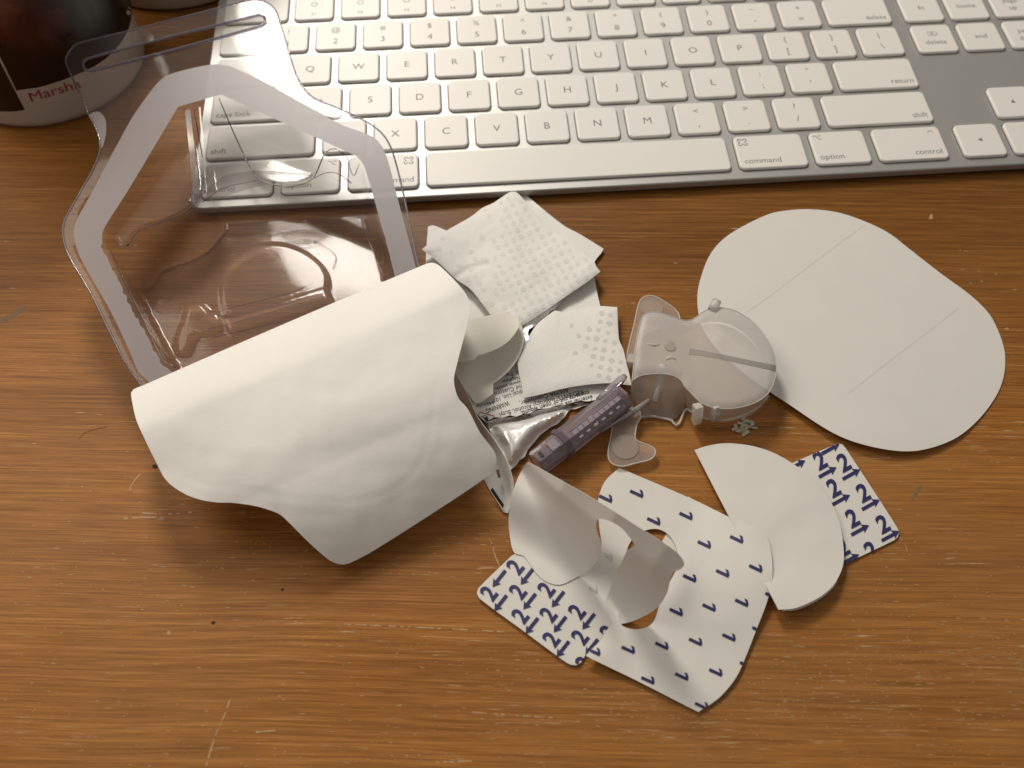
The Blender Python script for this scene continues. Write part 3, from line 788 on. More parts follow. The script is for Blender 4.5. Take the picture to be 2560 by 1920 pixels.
    k = np.where(sio[:, 0] < 15, 1.0, .3)
    si2 = sio + nn * (.35 + k * rag * (sio[:, 1] < rim(262, 612)[1]))[:, None]
    V, F = fill2d(sb, 4.0, [si2])
    mesh('seal_band', up(V, .12), F, M['band'], tray, up=True)
    # torn seal scraps beside the hanger tab
    V, F = fill2d(X([(224, 288), (245, 280), (262, 295), (266, 325), (258, 365), (250, 372), (246, 340), (236, 312)], 4), 1.5)
    mesh('seal_scrap', up(V, .12), F, M['band'], tray, up=True)
    # peeled lid, folded back over the near edge of the tray
    lo = [(328, 981), (334, 973), (356, 964), (640, 840), (1062, 661), (1083, 657), (1103, 668), (1161, 729), (1173, 758), (1172, 792), (1143, 908), (1135, 945), (1137, 968), (1146, 995), (1169, 1022), (1200, 1081), (1236, 1129), (1241, 1151), (1232, 1180), (1222, 1189), (1140, 1245), (940, 1373), (880, 1405), (858, 1411), (839, 1408), (820, 1398), (770, 1354), (720, 1304), (701, 1287), (682, 1278), (638, 1265), (582, 1257), (544, 1256), (500, 1249), (457, 1232), (416, 1201), (391, 1157), (363, 1100), (341, 1050), (330, 1003)]
    cr = spline([(470, 1190), (520, 1212), (600, 1222), (700, 1240), (790, 1252), (880, 1253), (960, 1235), (1040, 1175), (1075, 1080), (1090, 960)], 8, False)
    A, B = np.array([330., 985]), np.array([1083., 657.]); fd = (B - A) / np.linalg.norm(B - A); fn = np.array([-fd[1], fd[0]])
    def zl(x, y):
        p = np.c_[x, y]; s = (p - A) @ fn; u = (p - A) @ fd
        zr = np.interp(u, [0, 820], [15.8, 20.4])
        t = np.clip(s / 95, 0, 1)
        z = zr + .6 + 5.6 * np.sqrt(np.clip(1 - (1 - t) ** 2, 0, 1))
        z = z - 2.6 * np.clip((s - 95) / 260, 0, 1) - 17.5 * np.clip((s - 230) / 375, 0, 1) ** 1.9
        z = z - 3.0 * sstep(300, 0, u) * sstep(60, 260, s)
        z = np.maximum(z, 2.2)
        z = z + (.36 * noise2(x, y, 11, .012, 3) + .03 * noise2(x, y, 12, .05, 3)) * np.clip(s / 80, 0, 1)
        dc = dist(p, cr, False); z = z - .05 * np.exp(-(dc / 7) ** 2) + .02 * np.exp(-((dc - 14) / 9) ** 2)
        # tab corner bends down where the edge steps in
        k = np.array([700., 1287.]); z = z - .15 * np.exp(-((np.hypot(x - k[0], y - k[1])) / 26) ** 2)
        return z
    tray_lid = sheet('peel_lid', lo, zl, M['paper'], tray, step=9, th=.2, dense=6)
    return tray
TRAY = build_tray()

# ------------------------------------------------------------------ wipes and sachets
def dimples(zf, ax, ay, per, depth, fade):
    def f(x, y):
        u = (x * ax[0] + y * ax[1]) / per; v = (x * ay[0] + y * ay[1]) / per
        c = np.cos(2 * math.pi * u) * np.cos(2 * math.pi * v) + .0
        k = sstep(.35, .9, c)
        return zf(x, y) - depth * k * fade(x, y)
    return f
def dimple_spots(name, clip, zf, parent, ax, ay, per, m_, keep, r=.27, eps=.05, seed=1):
    """pressed dots on the same lattice as the relief"""
    rng = np.random.RandomState(seed); Mx = np.array([ax, ay]) / per; I = np.linalg.inv(Mx); geos = []
    lo, hi = clip.min(0), clip.max(0)
    corners = (Mx @ np.array([[lo[0], lo[1]], [hi[0], lo[1]], [lo[0], hi[1]], [hi[0], hi[1]]]).T)
    for a in range(int(corners[0].min()) * 2 - 2, int(corners[0].max()) * 2 + 3):
        for b in range(int(corners[1].min()) * 2 - 2, int(corners[1].max()) * 2 + 3):
            if (a + b) % 2: continue
            c = I @ np.array([a / 2, b / 2]) + rng.uniform(-1.2, 1.2, 2)
            if not inside([c], clip)[0] or dist([c], clip)[0] < per * r * .9: continue
            if rng.rand() > keep(c[0], c[1]): continue
            n = 9; k = per * r * rng.uniform(.75, 1.1)
            V = np.array([c] + [c + k * np.array([math.cos(2*math.pi*i/n), .85*math.sin(2*math.pi*i/n)]) * rng.uniform(.85, 1.1) for i in range(n)])
            geos.append((V, np.array([(0, 1 + i, 1 + (i + 1) % n) for i in range(n)])))
    if geos: printed(name, geos, zf, m_, parent, eps=eps, sub=30)

def build_wipes():
    flat = lambda z: (lambda x, y: np.full(np.shape(x), float(z)))
    # upper sachet: torn white packet under the upper wipe
    us = empty('torn_sachet', tuple(P(1290, 650, 0)), 'torn white sachet lying under the upper dimpled wipe, foil showing along its lower edge', 'sachet')
    zs = lambda x, y: 1.3 + .25 * noise2(x, y, 21, .02)
    sheet('packet_back', [(1063, 700, 1), (1066, 620), (1070, 566, 1), (1082, 563), (1120, 578, 1), (1295, 484, 1), (1311, 484, 1), (1407, 562), (1451, 586), (1509, 622, 1), (1502, 634), (1494, 643), (1486, 655, 1), (1470, 690), (1396, 765, 1), (1300, 815, 1), (1240, 800), (1165, 812, 1), (1120, 740)], zs, M['sachet'], us, step=18)
    sheet('packet_front', [(1392, 700, 1), (1484, 680, 1), (1493, 732), (1502, 770, 1), (1520, 800, 1), (1420, 860, 1), (1360, 810, 1)], lambda x, y: 2.0 + .1 * noise2(x, y, 5, .03), M['sachet'], us, step=18)
    rng = np.random.RandomState(8)
    fo = [(1300, 820, 1), (1350, 784), (1401, 750, 1), (1398, 762), (1392, 766), (1386, 774), (1375, 778), (1370, 786), (1358, 795), (1350, 801), (1340, 812), (1322, 824), (1320, 835), (1322, 846), (1320, 858), (1309, 874, 1), (1299, 868, 1), (1296, 840)]
    sheet('foil_lining', fo, lambda x, y: 3.2 + .9 * noise2(x, y, 31, .09), M['foil'], us, step=6, dense=5, th=.08)
    # upper wipe
    wo = [(1055, 623, 1), (1085, 599), (1114, 578), (1178, 541), (1207, 519), (1232, 508), (1256, 492), (1276, 480), (1290, 480), (1312, 502), (1352, 552), (1420, 604), (1462, 634), (1486, 654), (1490, 665), (1501, 679, 1), (1466, 706), (1404, 748), (1350, 786), (1309, 813), (1285, 826), (1255, 812), (1227, 789, 1), (1200, 752), (1175, 722), (1138, 696), (1112, 671), (1091, 652)]
    ax, ay = (math.cos(.33), math.sin(.33)), (-math.sin(.30), math.cos(.30) * 1.12)
    c = spline(wo, 7)
    def zw(x, y):
        p = np.c_[np.ravel(x), np.ravel(y)]; d = dist(p, c)
        z = 5.0 + 1.0 * noise2(x, y, 3, .008) + .35 * noise2(x, y, 13, .03)
        z = z - 1.0 * np.exp(-d / 14) 
        z = z + 1.6 * sstep(1330, 1500, x) * sstep(560, 690, y)
        q = dist(p, np.array([(1130., 700.), (1170, 672), (1215, 660)]), False); z = z - .55 * np.exp(-(q / 7) ** 2)
        return z
    keep = lambda x, y: float(np.clip(.25 + .9 * sstep(1150, 1330, x) , 0, 1))
    fd = lambda x, y: .4 + .6 * sstep(1120, 1300, x)
    zd = dimples(zw, ax, ay, 31, .07, fd)
    w1 = sheet('wipe', wo, zd, M['wipe'], None, step=5.5, th=.6)
    tag(w1, 'folded white dimpled wipe nearest the keyboard, on top of the torn sachet', 'wipe', 'used dimpled wipes')
    dimple_spots('dimples', c, zd, w1, ax, ay, 31, M['dimple'], keep, r=.22)
    for o in w1.children: tag(o, kind='stuff')
    # lower wipe
    lo = [(1373, 786), (1388, 776), (1407, 781), (1454, 772), (1491, 765), (1543, 768, 1), (1545, 813), (1548, 850), (1558, 873), (1566, 908), (1574, 937), (1578, 963, 1), (1525, 958), (1497, 959), (1456, 963), (1400, 973), (1359, 984), (1309, 995, 1), (1303, 959), (1294, 906), (1300, 885), (1317, 859), (1324, 838), (1345, 808)]
    c2 = spline(lo, 7)
    def zw2(x, y):
        p = np.c_[np.ravel(x), np.ravel(y)]; d = dist(p, c2)
        return 4.2 + .55 * noise2(x, y, 17, .010) + .10 * noise2(x, y, 19, .04) - .5 * np.exp(-d / 12)
    bx, by = (math.cos(1.0), math.sin(1.0)), (-math.sin(.95), math.cos(.95))
    keep2 = lambda x, y: float(np.clip(sstep(1400, 1520, x), 0, 1))
    zd2 = dimples(zw2, bx, by, 32, .07, lambda x, y: .15 + .85 * sstep(1400, 1500, x))
    w2 = sheet('wipe', lo, zd2, M['wipe'], None, step=5.5, th=.35)
    tag(w2, 'flat torn white wipe lying over the printed sachet beside the frosted plastic', 'wipe', 'used dimpled wipes')
    dimple_spots('dimples', c2, zd2, w2, bx, by, 32, M['dimple_thin'], keep2, r=.22, seed=4)
    for o in w2.children: tag(o, kind='stuff')
    # printed sachet
    ps = empty('printed_sachet', tuple(P(1320, 1020, 0)), 'torn printed sachet with a WARNING text and crumpled foil inside', 'sachet')
    po = [(1150, 900, 1), (1320, 845, 1), (1500, 930, 1), (1535, 955, 1), (1522, 966), (1505, 985), (1489, 1000, 1), (1470, 1003), (1452, 1002), (1431, 1006), (1412, 1012), (1395, 1013), (1370, 1020), (1341, 1023), (1326, 1032), (1308, 1034), (1290, 1041), (1276, 1038), (1255, 1044), (1236, 1043), (1222, 1050), (1213, 1054, 1), (1190, 1030), (1165, 975)]
    cp = spline(po, 6)
    def zp(x, y):
        z = 1.6 + .25 * noise2(x, y, 23, .015)
        z = z + 1.3 * sstep(985, 1040, y) + 4.0 * sstep(1230, 1150, x)
        return z
    sheet('packet_paper', po, zp, M['sachet'], ps, step=8, th=.15, dense=5)
    geos = []
    S = .1808
    def line(s, x0, y0, x1, y1, size, bold=0.0):
        """text from the right-hand start (x0,y0) to (x1,y1), upside down in the picture"""
        a = np.array([1160 + x0*S, 840 + y0*S]); b = np.array([1160 + x1*S, 840 + y1*S])
        V, F = glyphs(s, bold); w = V[:, 0].max()
        r = (b - a) / w; n = np.array([-r[1], r[0]]) * -1; n = n / np.linalg.norm(n) * size * S
        geos.append(affine((V, F), a, r, n))
    line('S. Pat', 752, 475, 560, 527, 75); line('Nephew', 775, 545, 520, 612, 78)
    line('www.smith-', 780, 605, 412, 712, 76); line('nd Custom', 795, 668, 418, 778, 80)
    line('dical Ltd, 101', 808, 738, 408, 868, 80); line('Hessle', 410, 890, 165, 955, 72)
    line('WARNING', 612, 893, 296, 1010, 92, .012)
    line('AM/MA Copolymer,', 1440, 715, 765, 905, 86); line('REDIENTS: Isopropyl Alcohol, Butyl', 1640, 738, 485, 1062, 88)
    line('contacts cut or open wound.', 1722, 748, 780, 1045, 88, .014); line('external use only,', 1772, 815, 1225, 960, 84, .010); line('eyes or', 1815, 880, 1560, 940, 80)
    printed('black_text', geos, zp, M['black'], ps, clip=cp, sub=5, eps=.12)
    Q = lambda *p: [(1160 + x*S, 840 + y*S) for x, y in p]
    printed('hazard_diamond', [stroke(Q((205, 1090), (224, 1050), (420, 1108), (398, 1145)), 2.2)], zp, M['red'], ps, eps=.12)
    fl = spline(Q((255, 1110), (290, 1130), (318, 1098), (326, 1122), (340, 1140), (325, 1170), (290, 1172), (285, 1150)), 3)
    V, F = fill2d(fl, 3)
    printed('flame_symbol', [(V, F), stroke(Q((238, 1118), (300, 1098)), 1.4)], zp, M['black'], ps, eps=.12)
    # foil inside the printed sachet
    ff = [(1214, 1056, 1), (1240, 1047), (1276, 1043), (1308, 1038), (1341, 1027), (1395, 1016), (1424, 1010), (1478, 1002, 1), (1480, 1010), (1455, 1016), (1440, 1022), (1425, 1024), (1418, 1032), (1412, 1042), (1404, 1049), (1396, 1058), (1377, 1068), (1366, 1076), (1350, 1088), (1342, 1098), (1332, 1110), (1320, 1124), (1312, 1141), (1298, 1152), (1290, 1164), (1274, 1176, 1), (1262, 1150), (1248, 1117), (1228, 1084)]
    cf = spline(ff, 5)
    def zf(x, y):
        p = np.c_[np.ravel(x), np.ravel(y)]
        d = dist(p, cf)
        z = 1.4 + 3.2 * sstep(0, 34, d) - 1.7 * np.exp(-((y - (1062 - .22 * (x - 1214))) / 9.0) ** 2)
        q = dist(p, np.array([(1237., 1075.), (1262, 1068), (1300, 1066)]), False); z = z - .9 * np.exp(-(q / 6) ** 2)
        q = dist(p, np.array([(1262., 1088.), (1275, 1110), (1278, 1150)]), False); z = z + .8 * np.exp(-(q / 7) ** 2)
        q = dist(p, np.array([(1420., 1018.), (1385, 1040), (1350, 1070)]), False); z = z + .5 * np.exp(-(q / 6) ** 2)
        return z + .35 * noise2(x, y, 37, .08, 3) * np.exp(-d / 20) + .15 * noise2(x, y, 38, .05, 3)
    sheet('foil_lining', ff, zf, M['foil'], ps, step=5, dense=4, th=.08)
    # standing side flap of the printed sachet, curving out from below the lid
    loft('side_flap', [[(1138, 930, 15), (1168, 985, 13), (1192, 1040, 11), (1236, 1100, 10), (1262, 1143, 9.5), (1280, 1192, 8.5), (1284, 1225, 7), (1270, 1283, 2)],
                       [(1128, 950, 12), (1150, 1000, 9), (1178, 1050, 6.5), (1215, 1112, 5.5), (1240, 1160, 5), (1262, 1210, 4), (1272, 1240, 3), (1265, 1282, .8)],
                       [(1120, 970, 9), (1138, 1015, 5), (1160, 1065, 2), (1185, 1125, 1.2), (1200, 1175, .8), (1222, 1222, .6), (1240, 1250, .5), (1259, 1281, .4)]], M['sachet'], ps, 30, 6, .2)
    loft('flap_print', [[(1231, 1219, 3.4), (1260, 1262, 2.2)], [(1226, 1226, 2.6), (1257, 1271, 1.6)]], M['black'], ps, 6, 2, .05)
    for a in ([(1178, 1022, 9.5), (1192, 1044, 9.0)], [(1196, 1055, 8.4), (1214, 1085, 8.0)], [(1218, 1096, 7.6), (1236, 1126, 7.4)]):
        b = [(x - 9, y + 5, z - 2.2) for x, y, z in a]
    loft('flap_marks', [[(1246, 1172, 6.6), (1252, 1192, 6.0)], [(1240, 1176, 6.0), (1246, 1196, 5.4)]], M['gouge'], ps, 4, 2, .05)
    # cream rounded tab paper: a tongue folded back over itself
    tp = empty('tab_paper', tuple(P(1230, 880, 0)), 'cream round-ended paper tongue folded over itself beside the lid edge', 'paper')
    t1 = [(1120, 830, 1), (1234, 790), (1272, 788), (1292, 798), (1304, 814), (1310, 836), (1309, 858), (1298, 890), (1281, 917), (1256, 942), (1233, 959, 1), (1233, 984, 1), (1192, 1008), (1172, 985), (1140, 935, 1)]
    zt = lambda x, y: 4.0 + 2.2 * sstep(1240, 1310, x) * 0 + 3.0 * sstep(1240, 1150, x) + 1.2 * sstep(900, 820, y)
    sheet('lower_leaf', t1, zt, M['cream'], tp, step=12, th=.2)
    t2 = [(1120, 815, 1), (1170, 801), (1234, 786), (1270, 783), (1289, 792), (1298, 806), (1297, 818), (1273, 851), (1240, 873), (1192, 890, 1), (1186, 899), (1130, 906, 1)]
    zt2 = lambda x, y: 7.2 + 4.5 * sstep(1300, 1170, x) + 1.4 * np.sin(np.clip((y - 785) / 110, 0, 1) * math.pi)
    sheet('upper_leaf', t2, zt2, M['cream'], tp, step=10, th=.2)
build_wipes()

# ------------------------------------------------------------------ purple connector
def build_connector():
    cn = empty('plastic_connector', tuple(P(1450, 1080, 0)), 'clear purple plastic connector with two prongs lying beside the foil', 'connector')
    zc = 4.9
    A, B = P(1341, 1160, zc), P(1558, 991, zc); ax = (B - A); L = np.linalg.norm(ax); ax /= L
    pt = lambda t: A + ax * L * t
    prof = [(-.005, 2.6), (0, 3.6), (.02, 3.95), (.255, 4.05), (.262, 4.1), (.265, 4.75), (.315, 4.75), (.322, 4.35), (.97, 4.3), (1.0, 3.9)]
    tube('body', [pt(t) for t, _ in prof], [r for _, r in prof], M['purple'], cn, 8, smooth=False)
    tube('inner_core', [pt(t) for t in (.03, .1, .101, .24, .241, .40, .41, .93)], [1.3, 1.3, 2.4, 2.4, 1.5, 1.5, 2.3, 2.3], M['purple_dark'], cn, 12)
    tube('collar', [pt(.275), pt(.31)], 4.95, M['purple_dark'], cn, 8, smooth=False)
    side = np.cross(ax, [0, 0, 1]); side /= np.linalg.norm(side); n = np.array([0, 0, 1.0])
    def box(name, t0, t1, s0, s1, h0, h1, m_):
        V = [A + ax*L*t + side*s + n*h for h in (h0, h1) for t, s in ((t0, s0), (t1, s0), (t1, s1), (t0, s1))]
        return mesh(name, V, [(3, 2, 1, 0), (4, 5, 6, 7), (0, 1, 5, 4), (1, 2, 6, 5), (2, 3, 7, 6), (3, 0, 4, 7)], m_, cn, False)
    for i in range(9): box('window', .375 + i*.060, .424 + i*.060, .35, 1.75, 3.9, 4.12, M['purple_light'])
    for i in range(6): box('window', .40 + i*.085, .44 + i*.085, 2.6, 3.25, 2.5, 3.3, M['purple_light'])
    tube('highlight_line', [A + ax*L*t + side*(-.1) + n*4.02 for t in (.36, .6, .92)], .16, M['prong'], cn, 6)  # thin tube added along the body to draw a highlight line
    box('nose_plate', .14, .225, -1.7, 1.5, 3.75, 4.2, M['purple_light'])
    box('end_mark', .93, .965, -.8, 1.4, 4.0, 4.4, M['purple_dark'])
    box('nose_mark', .035, .06, -1.0, .8, 3.7, 4.05, M['black'])
    tube('prong', [P(1498, 1002, 7), P(1520, 980, 7), P(1552, 950, 7), P(1563, 940, 7)], [1.3, 1.35, 1.3, .9], M['prong'], cn, 10)
    tube('prong', [P(1500, 1080, 3.2), P(1548, 1050, 3.8), P(1580, 1030, 4.4), P(1623, 1000, 5)], [.5, .55, .9, .8], M['prong'], cn, 8)
    tube('crossbar', [P(1570, 1018, 5), P(1590, 1032, 4.5)], 1.0, M['prong'], cn, 8)
build_connector()

# ------------------------------------------------------------------ frosted cover
def build_cover():
    fc = empty('frosted_cover', tuple(P(1760, 930, 0)), 'frosted translucent plastic cover with a round head and two feet, resting on the white oval', 'plastic cover')
    S = .2894
    Q = lambda *p: [(1480 + q[0]*S, 700 + q[1]*S) + tuple(q[2:]) for q in p]
    top = Q((350, 870, 1), (365, 700), (375, 560), (425, 340), (445, 300), (490, 278), (570, 276), (700, 318), (790, 346), (850, 345), (900, 320), (950, 280), (1010, 250), (1080, 238), (1170, 245), (1270, 280), (1400, 370), (1520, 520), (1580, 650), (1592, 760), (1575, 870), (1520, 980), (1430, 1050), (1300, 1095), (1180, 1112), (1050, 1100), (960, 1072), (890, 1015), (840, 960), (800, 920), (770, 870), (710, 830), (600, 810), (480, 815), (400, 835))
    cd = spline(top, 7); hc = np.array(Q((1230, 680))[0])
    def zt(x, y):
        p = np.c_[np.ravel(x), np.ravel(y)]; d = dist(p, cd)
        r = np.hypot(np.ravel(x) - hc[0], np.ravel(y) - hc[1])
        return 9.2 + .7 * sstep(0, 10, d) + .8 * np.clip(1 - (r / 110) ** 2, 0, 1)
    sheet('top_plate', top, zt, M['frost'], fc, step=11, th=0, dense=6)
    wall('skirt', top, 9.3, 1.6, M['frost_thin'], fc, dense=7, solid=0)
    # lit edge line of the plate
    e = np.array([P(x, y, 9.35) for x, y in cd]); tube('plate_edge', e, .14, M['frost'], fc, 6, True)
    # saddle wall between plate and lower rim on the near side
    loft('saddle', [[q + (9.0,) for q in Q((350, 870), (420, 832), (600, 812), (720, 838), (800, 922))],
                    [q + (5.0,) for q in Q((335, 960), (400, 1000), (560, 1010), (700, 1010), (800, 1010))],
                    [q + (.6,) for q in Q((345, 1060), (420, 1190), (560, 1188), (690, 1215), (800, 1115))]], M['frost_thin'], fc, 28, 6, 0)
    tube('saddle_rim', np.array([P(x, y, .8) for x, y in spline(Q((400, 1215), (430, 1180), (500, 1172), (600, 1192), (690, 1216), (722, 1256), (752, 1240), (800, 1130), (822, 1114), (870, 1150)), 6, False)]), .4, M['frost'], fc, 6)
    low = [q + () for q in Q((845, 1130), (950, 1185), (1060, 1213), (1180, 1208), (1320, 1165), (1440, 1095), (1525, 1000))]
    tube('skirt_edge', np.array([P(x, y, 1.6) for x, y in spline(low, 6, False)]), .35, M['frost'], fc, 6)
    # rib across the head, hub and pin
    rib = Q((842, 592, 1), (1000, 618), (1300, 680), (1592, 738, 1), (1590, 786, 1), (1300, 722), (1000, 660), (838, 640, 1))
    sheet('rib', rib, lambda x, y: zt(x, y) + .14, M['frost_rib'], fc, step=10, th=.3)
    def disc(name, px, r, z0, z1, m_, n=20, r2=None):
        c = P(px[0], px[1], z0); r2 = r if r2 is None else r2
        V = [(c[0] + rr*math.cos(2*math.pi*i/n), c[1] + rr*math.sin(2*math.pi*i/n), z) for rr, z in ((r, z0), (r2, z1)) for i in range(n)]
        F = [(i, (i+1) % n, n + (i+1) % n, n + i) for i in range(n)] + [tuple(range(n, 2*n))]
        return mesh(name, V, F, m_, fc, False)
    q = Q((672, 572))[0]; disc('hub_hole', q, 1.7, 10.0, 10.35, M['frost_thin'], 20)
    for a in (((470, 545), (500, 556), (540, 561), (580, 562)), ((640, 690), (668, 668), (700, 672), (722, 690))):
        pts = [P(x, y, 9.95) for x, y in spline(Q(*a), 5, False)]; k = len(pts)
        tube('hub_ridge', pts, [.10 + .35*math.sin(math.pi*i/(k-1)) for i in range(k)], M['frost'], fc, 8)
    tube('pin', [P(*q, z) for q, z in zip(Q((612, 730), (590, 860), (545, 1050)), (9.0, 6.5, 4.5))], [1.7, 1.5, .9], M['frost'], fc, 10)
    tube('peg', [P(*q, z) for q, z in zip(Q((1040, 260), (1062, 215), (1080, 182)), (9.4, 9.8, 10.0))], [1.7, 1.6, 1.5], M['frost'], fc, 8)
    for a, b, w in (((915, 1085), (897, 1222), 2.2), ((1060, 1090), (1045, 1200), 1.5), ((1085, 1085), (1078, 1195), 1.2)):
        qa, qb = Q(a, b); p0, p1 = P(*qa, 9.4), P(*qb, 2.0)
        tube('clip', [p0, p0 * .5 + p1 * .5 + np.array([0, -.6, .5]), p1], [w*.8, w*.8, w*.75], M['frost'], fc, 4, smooth=False)
    disc('nub', Q((338, 712))[0], 1.7, 2.5, 5.0, M['frost'])
    # feet
    f1 = Q((250, 1120), (205, 1180), (180, 1250), (165, 1340), (140, 1480), (143, 1540), (175, 1588), (262, 1610), (380, 1582), (500, 1552), (540, 1520), (550, 1475), (515, 1440), (395, 1392), (372, 1372), (378, 1300), (392, 1235), (420, 1190), (400, 1120))
    f2 = Q((300, 655, 1), (330, 520), (365, 380), (400, 220), (430, 160), (490, 135), (560, 148), (640, 195), (705, 242), (748, 290), (760, 335), (690, 400), (560, 420), (440, 480), (385, 560), (360, 665, 1))
    for f, pad, r, z in ((f1, (285, 1442), 4.0, 2.2), (f2, (520, 245), 3.5, 3.6)):
        sheet('foot', f, lambda x, y: np.full(np.shape(x), z), M['frost_thin'], fc, step=11, th=0, dense=6)
        o = spline(f, 7); tube('foot_rim', np.array([P(x, y, z) for x, y in o]), .25, M['frost'], fc, 6, True)
        c = P(*Q(pad)[0], z + .1)
        tube('pad_ring', [c + np.array([r*math.cos(t), r*math.sin(t), 0]) for t in np.linspace(0, 2*math.pi, 29)[:-1]], .18, M['frost_thin'], fc, 6, True)
        disc('pad', Q(pad)[0], r, z + .05, z + .3, M['frost_thin'])
build_cover()

# ------------------------------------------------------------------ oval sheet
def build_oval():
    ov = [(1746, 781), (1744, 732), (1754, 688), (1772, 642), (1801, 604), (1844, 573), (1920, 536), (1960, 527), (2021, 523), (2094, 531), (2166, 555), (2224, 584), (2273, 622), (2354, 685), (2426, 738), (2470, 781), (2493, 821), (2510, 871), (2513, 908), (2507, 950), (2488, 994), (2442, 1053), (2384, 1098), (2303, 1125), (2234, 1126), (2141, 1106), (2072, 1076), (1967, 1007), (1925, 979), (1850, 925), (1790, 870), (1757, 820)]
    zo = lambda x, y: .4 + 1.8 * sstep(700, 1080, y - .25 * (x - 2000)) * sstep(2520, 2150, x) + .4 * sstep(1000, 1120, y)
    o = sheet('oval_liner', ov, zo, M['oval'], None, step=24, th=.2)
    tag(o, 'large white pill-shaped paper sheet at the right, with two faint diagonal slits', 'paper')
    for pts in ([(2163, 561), (2040, 652), (1920, 743), (1868, 780)], [(2394, 772), (2300, 845), (2209, 914), (2120, 985)]):
        printed('slit', [stroke(spline(pts, 10, False), .9)], zo, M['cut'], o, eps=.06, sub=12)
build_oval()

# ------------------------------------------------------------------ printed liners
def two_arrow(flip):
    """numeral 2 standing on an arrow"""
    V, F = glyphs('2', .030); V = V - [V[:, 0].mean(), 0]; V = V * [1.05, 1.0]
    y = -.26; w = .15
    x0, x1 = (.46, -.46) if flip else (-.46, .46); s = -1 if flip else 1
    sh = (np.array([(x0, y - w/2), (x0, y + w/2), (x1 - .26*s, y + w/2), (x1 - .26*s, y - w/2)]), np.array([(0, 1, 2), (0, 2, 3)]))
    hd = (np.array([(x1 - .34*s, y + .20), (x1 - .34*s, y - .20), (x1, y), (x1 - .27*s, y)]), np.array([(0, 3, 2), (3, 1, 2)]))
    return (V, F), join2([sh, hd])
def one():
    return join2([(np.array([(-.115, 0), (.115, 0), (.115, 1), (-.115, 1)]), np.array([(0, 1, 2), (0, 2, 3)])),
                  (np.array([(-.115, 1), (.115, 1), (-.40, .55), (-.40, .80)]), np.array([(0, 1, 2), (0, 2, 3)]))])
def build_liners():
    # right: half oval with its printed tab
    hr = empty('half_liner', tuple(P(1930, 1320, 0)), 'plain white half oval liner with a numbered square tab sticking out at its right', 'liner')
    S = .2893; Q = lambda *p: [(1680 + q[0]*S, 1080 + q[1]*S) + tuple(q[2:]) for q in p]
    ho = Q((195, 155, 1), (300, 120), (400, 102), (500, 96), (700, 122), (900, 190), (1100, 312), (1250, 442), (1370, 600), (1450, 790), (1482, 1000), (1482, 1130), (1450, 1230), (1390, 1330), (1300, 1410), (1170, 1482), (1050, 1525), (920, 1535, 1), (850, 1400), (495, 735))
    zh = lambda x, y: 2.2 + .8 * np.sin((x - 1700) / 130.) + 1.0 * sstep(1380, 1520, y) + .3 * noise2(x, y, 41, .012)
    sheet('half_oval', ho, zh, M['liner'], hr, step=18, th=.15)
    h2 = Q((980, 1400, 1), (1300, 1350), (1430, 1280), (1398, 1338), (1310, 1422), (1180, 1496), (1060, 1540), (950, 1545, 1))
    sheet('under_leaf', h2, lambda x, y: zh(x, y) - 1.1, M['liner'], hr, step=16, th=.15)
    to = Q((1000, 285, 1), (1200, 198), (1435, 100), (1470, 104), (1500, 138), (1940, 815), (1962, 868), (1952, 905), (1925, 932), (1480, 1145, 1), (1300, 1100, 1), (1000, 500, 1))
    zt = lambda x, y: .7 + .2 * noise2(x, y, 43, .01)
    sheet('tab', to, zt, M['liner'], hr, step=20, th=.15)
    two, arr = two_arrow(False)
    r = np.array([.875, -.484]) * 55; up = np.array([-.44, -.90]) * 58
    clip = spline(to, 6)
    geos = []
    for x, y in ((1295, 300), (1500, 318), (1412, 538), (1668, 580), (1575, 800), (1838, 850), (1490, 1052), (1735, 1080), (1320, 98), (1025, 240)):
        c = np.array(Q((x, y))[0]); o = c + np.array([4, 3])
        geos += [affine(two, o, r * .95, up * 1.08), affine(arr, o + np.array([4, -3]), r, up)]
    printed('printed_numerals', geos, zt, M['ink'], hr, clip=clip, sub=6)

    # centre: sheet covered with ones, with a large hole
    so = [(1547, 1170, 1), (1559, 1174), (1738, 1251), (1824, 1293), (1866, 1311), (1908, 1332), (1922, 1355), (1931, 1410), (1929, 1458), (1917, 1506), (1893, 1569), (1858, 1657), (1838, 1697), (1798, 1744), (1746, 1780, 1), (1714, 1764), (1599, 1705), (1500, 1657), (1464, 1639, 1), (1480, 1622), (1500, 1602), (1514, 1579), (1527, 1562, 1), (1540, 1520), (1520, 1420), (1500, 1330), (1495, 1255), (1500, 1230), (1515, 1200)]
    hole = [(1600, 1330), (1639, 1322), (1667, 1333), (1687, 1359), (1695, 1390), (1692, 1420), (1672, 1460), (1651, 1506), (1636, 1550), (1619, 1567), (1587, 1573), (1556, 1564), (1548, 1545), (1552, 1470), (1560, 1380), (1580, 1343)]
    def zc(x, y):
        z = 1.2 + 2.6 * sstep(1700, 1900, x) * sstep(1620, 1400, y) + .35 * noise2(x, y, 51, .010)
        return z + 1.6 * sstep(1600, 1470, x) * sstep(1560, 1640, y) + 2.0 * np.exp(-(((x - 1690) / 40) ** 2 + ((y - 1470) / 60) ** 2))
    sh = sheet('numbered_liner', so, zc, M['liner'], None, step=16, th=.15, holes=[hole])
    tag(sh, 'white liner sheet scattered with small blue 1s around a large oval hole', 'liner')
    T = 500 / 1257.
    ctr = [(135, 268), (330, 237), (640, 377), (437, 410), (755, 556), (958, 523), (870, 737), (1078, 706), (663, 768), (578, 980), (785, 952), (990, 922), (910, 1140), (700, 1168), (488, 1193), (277, 1218), (827, 1360), (613, 1386), (400, 1410), (60, 1230), (738, 1572), (1180, 880), (1098, 1095), (1020, 1315)]
    upv = np.array([.905, .425]) * 35; rv = np.array([-.425, .905]) * 33
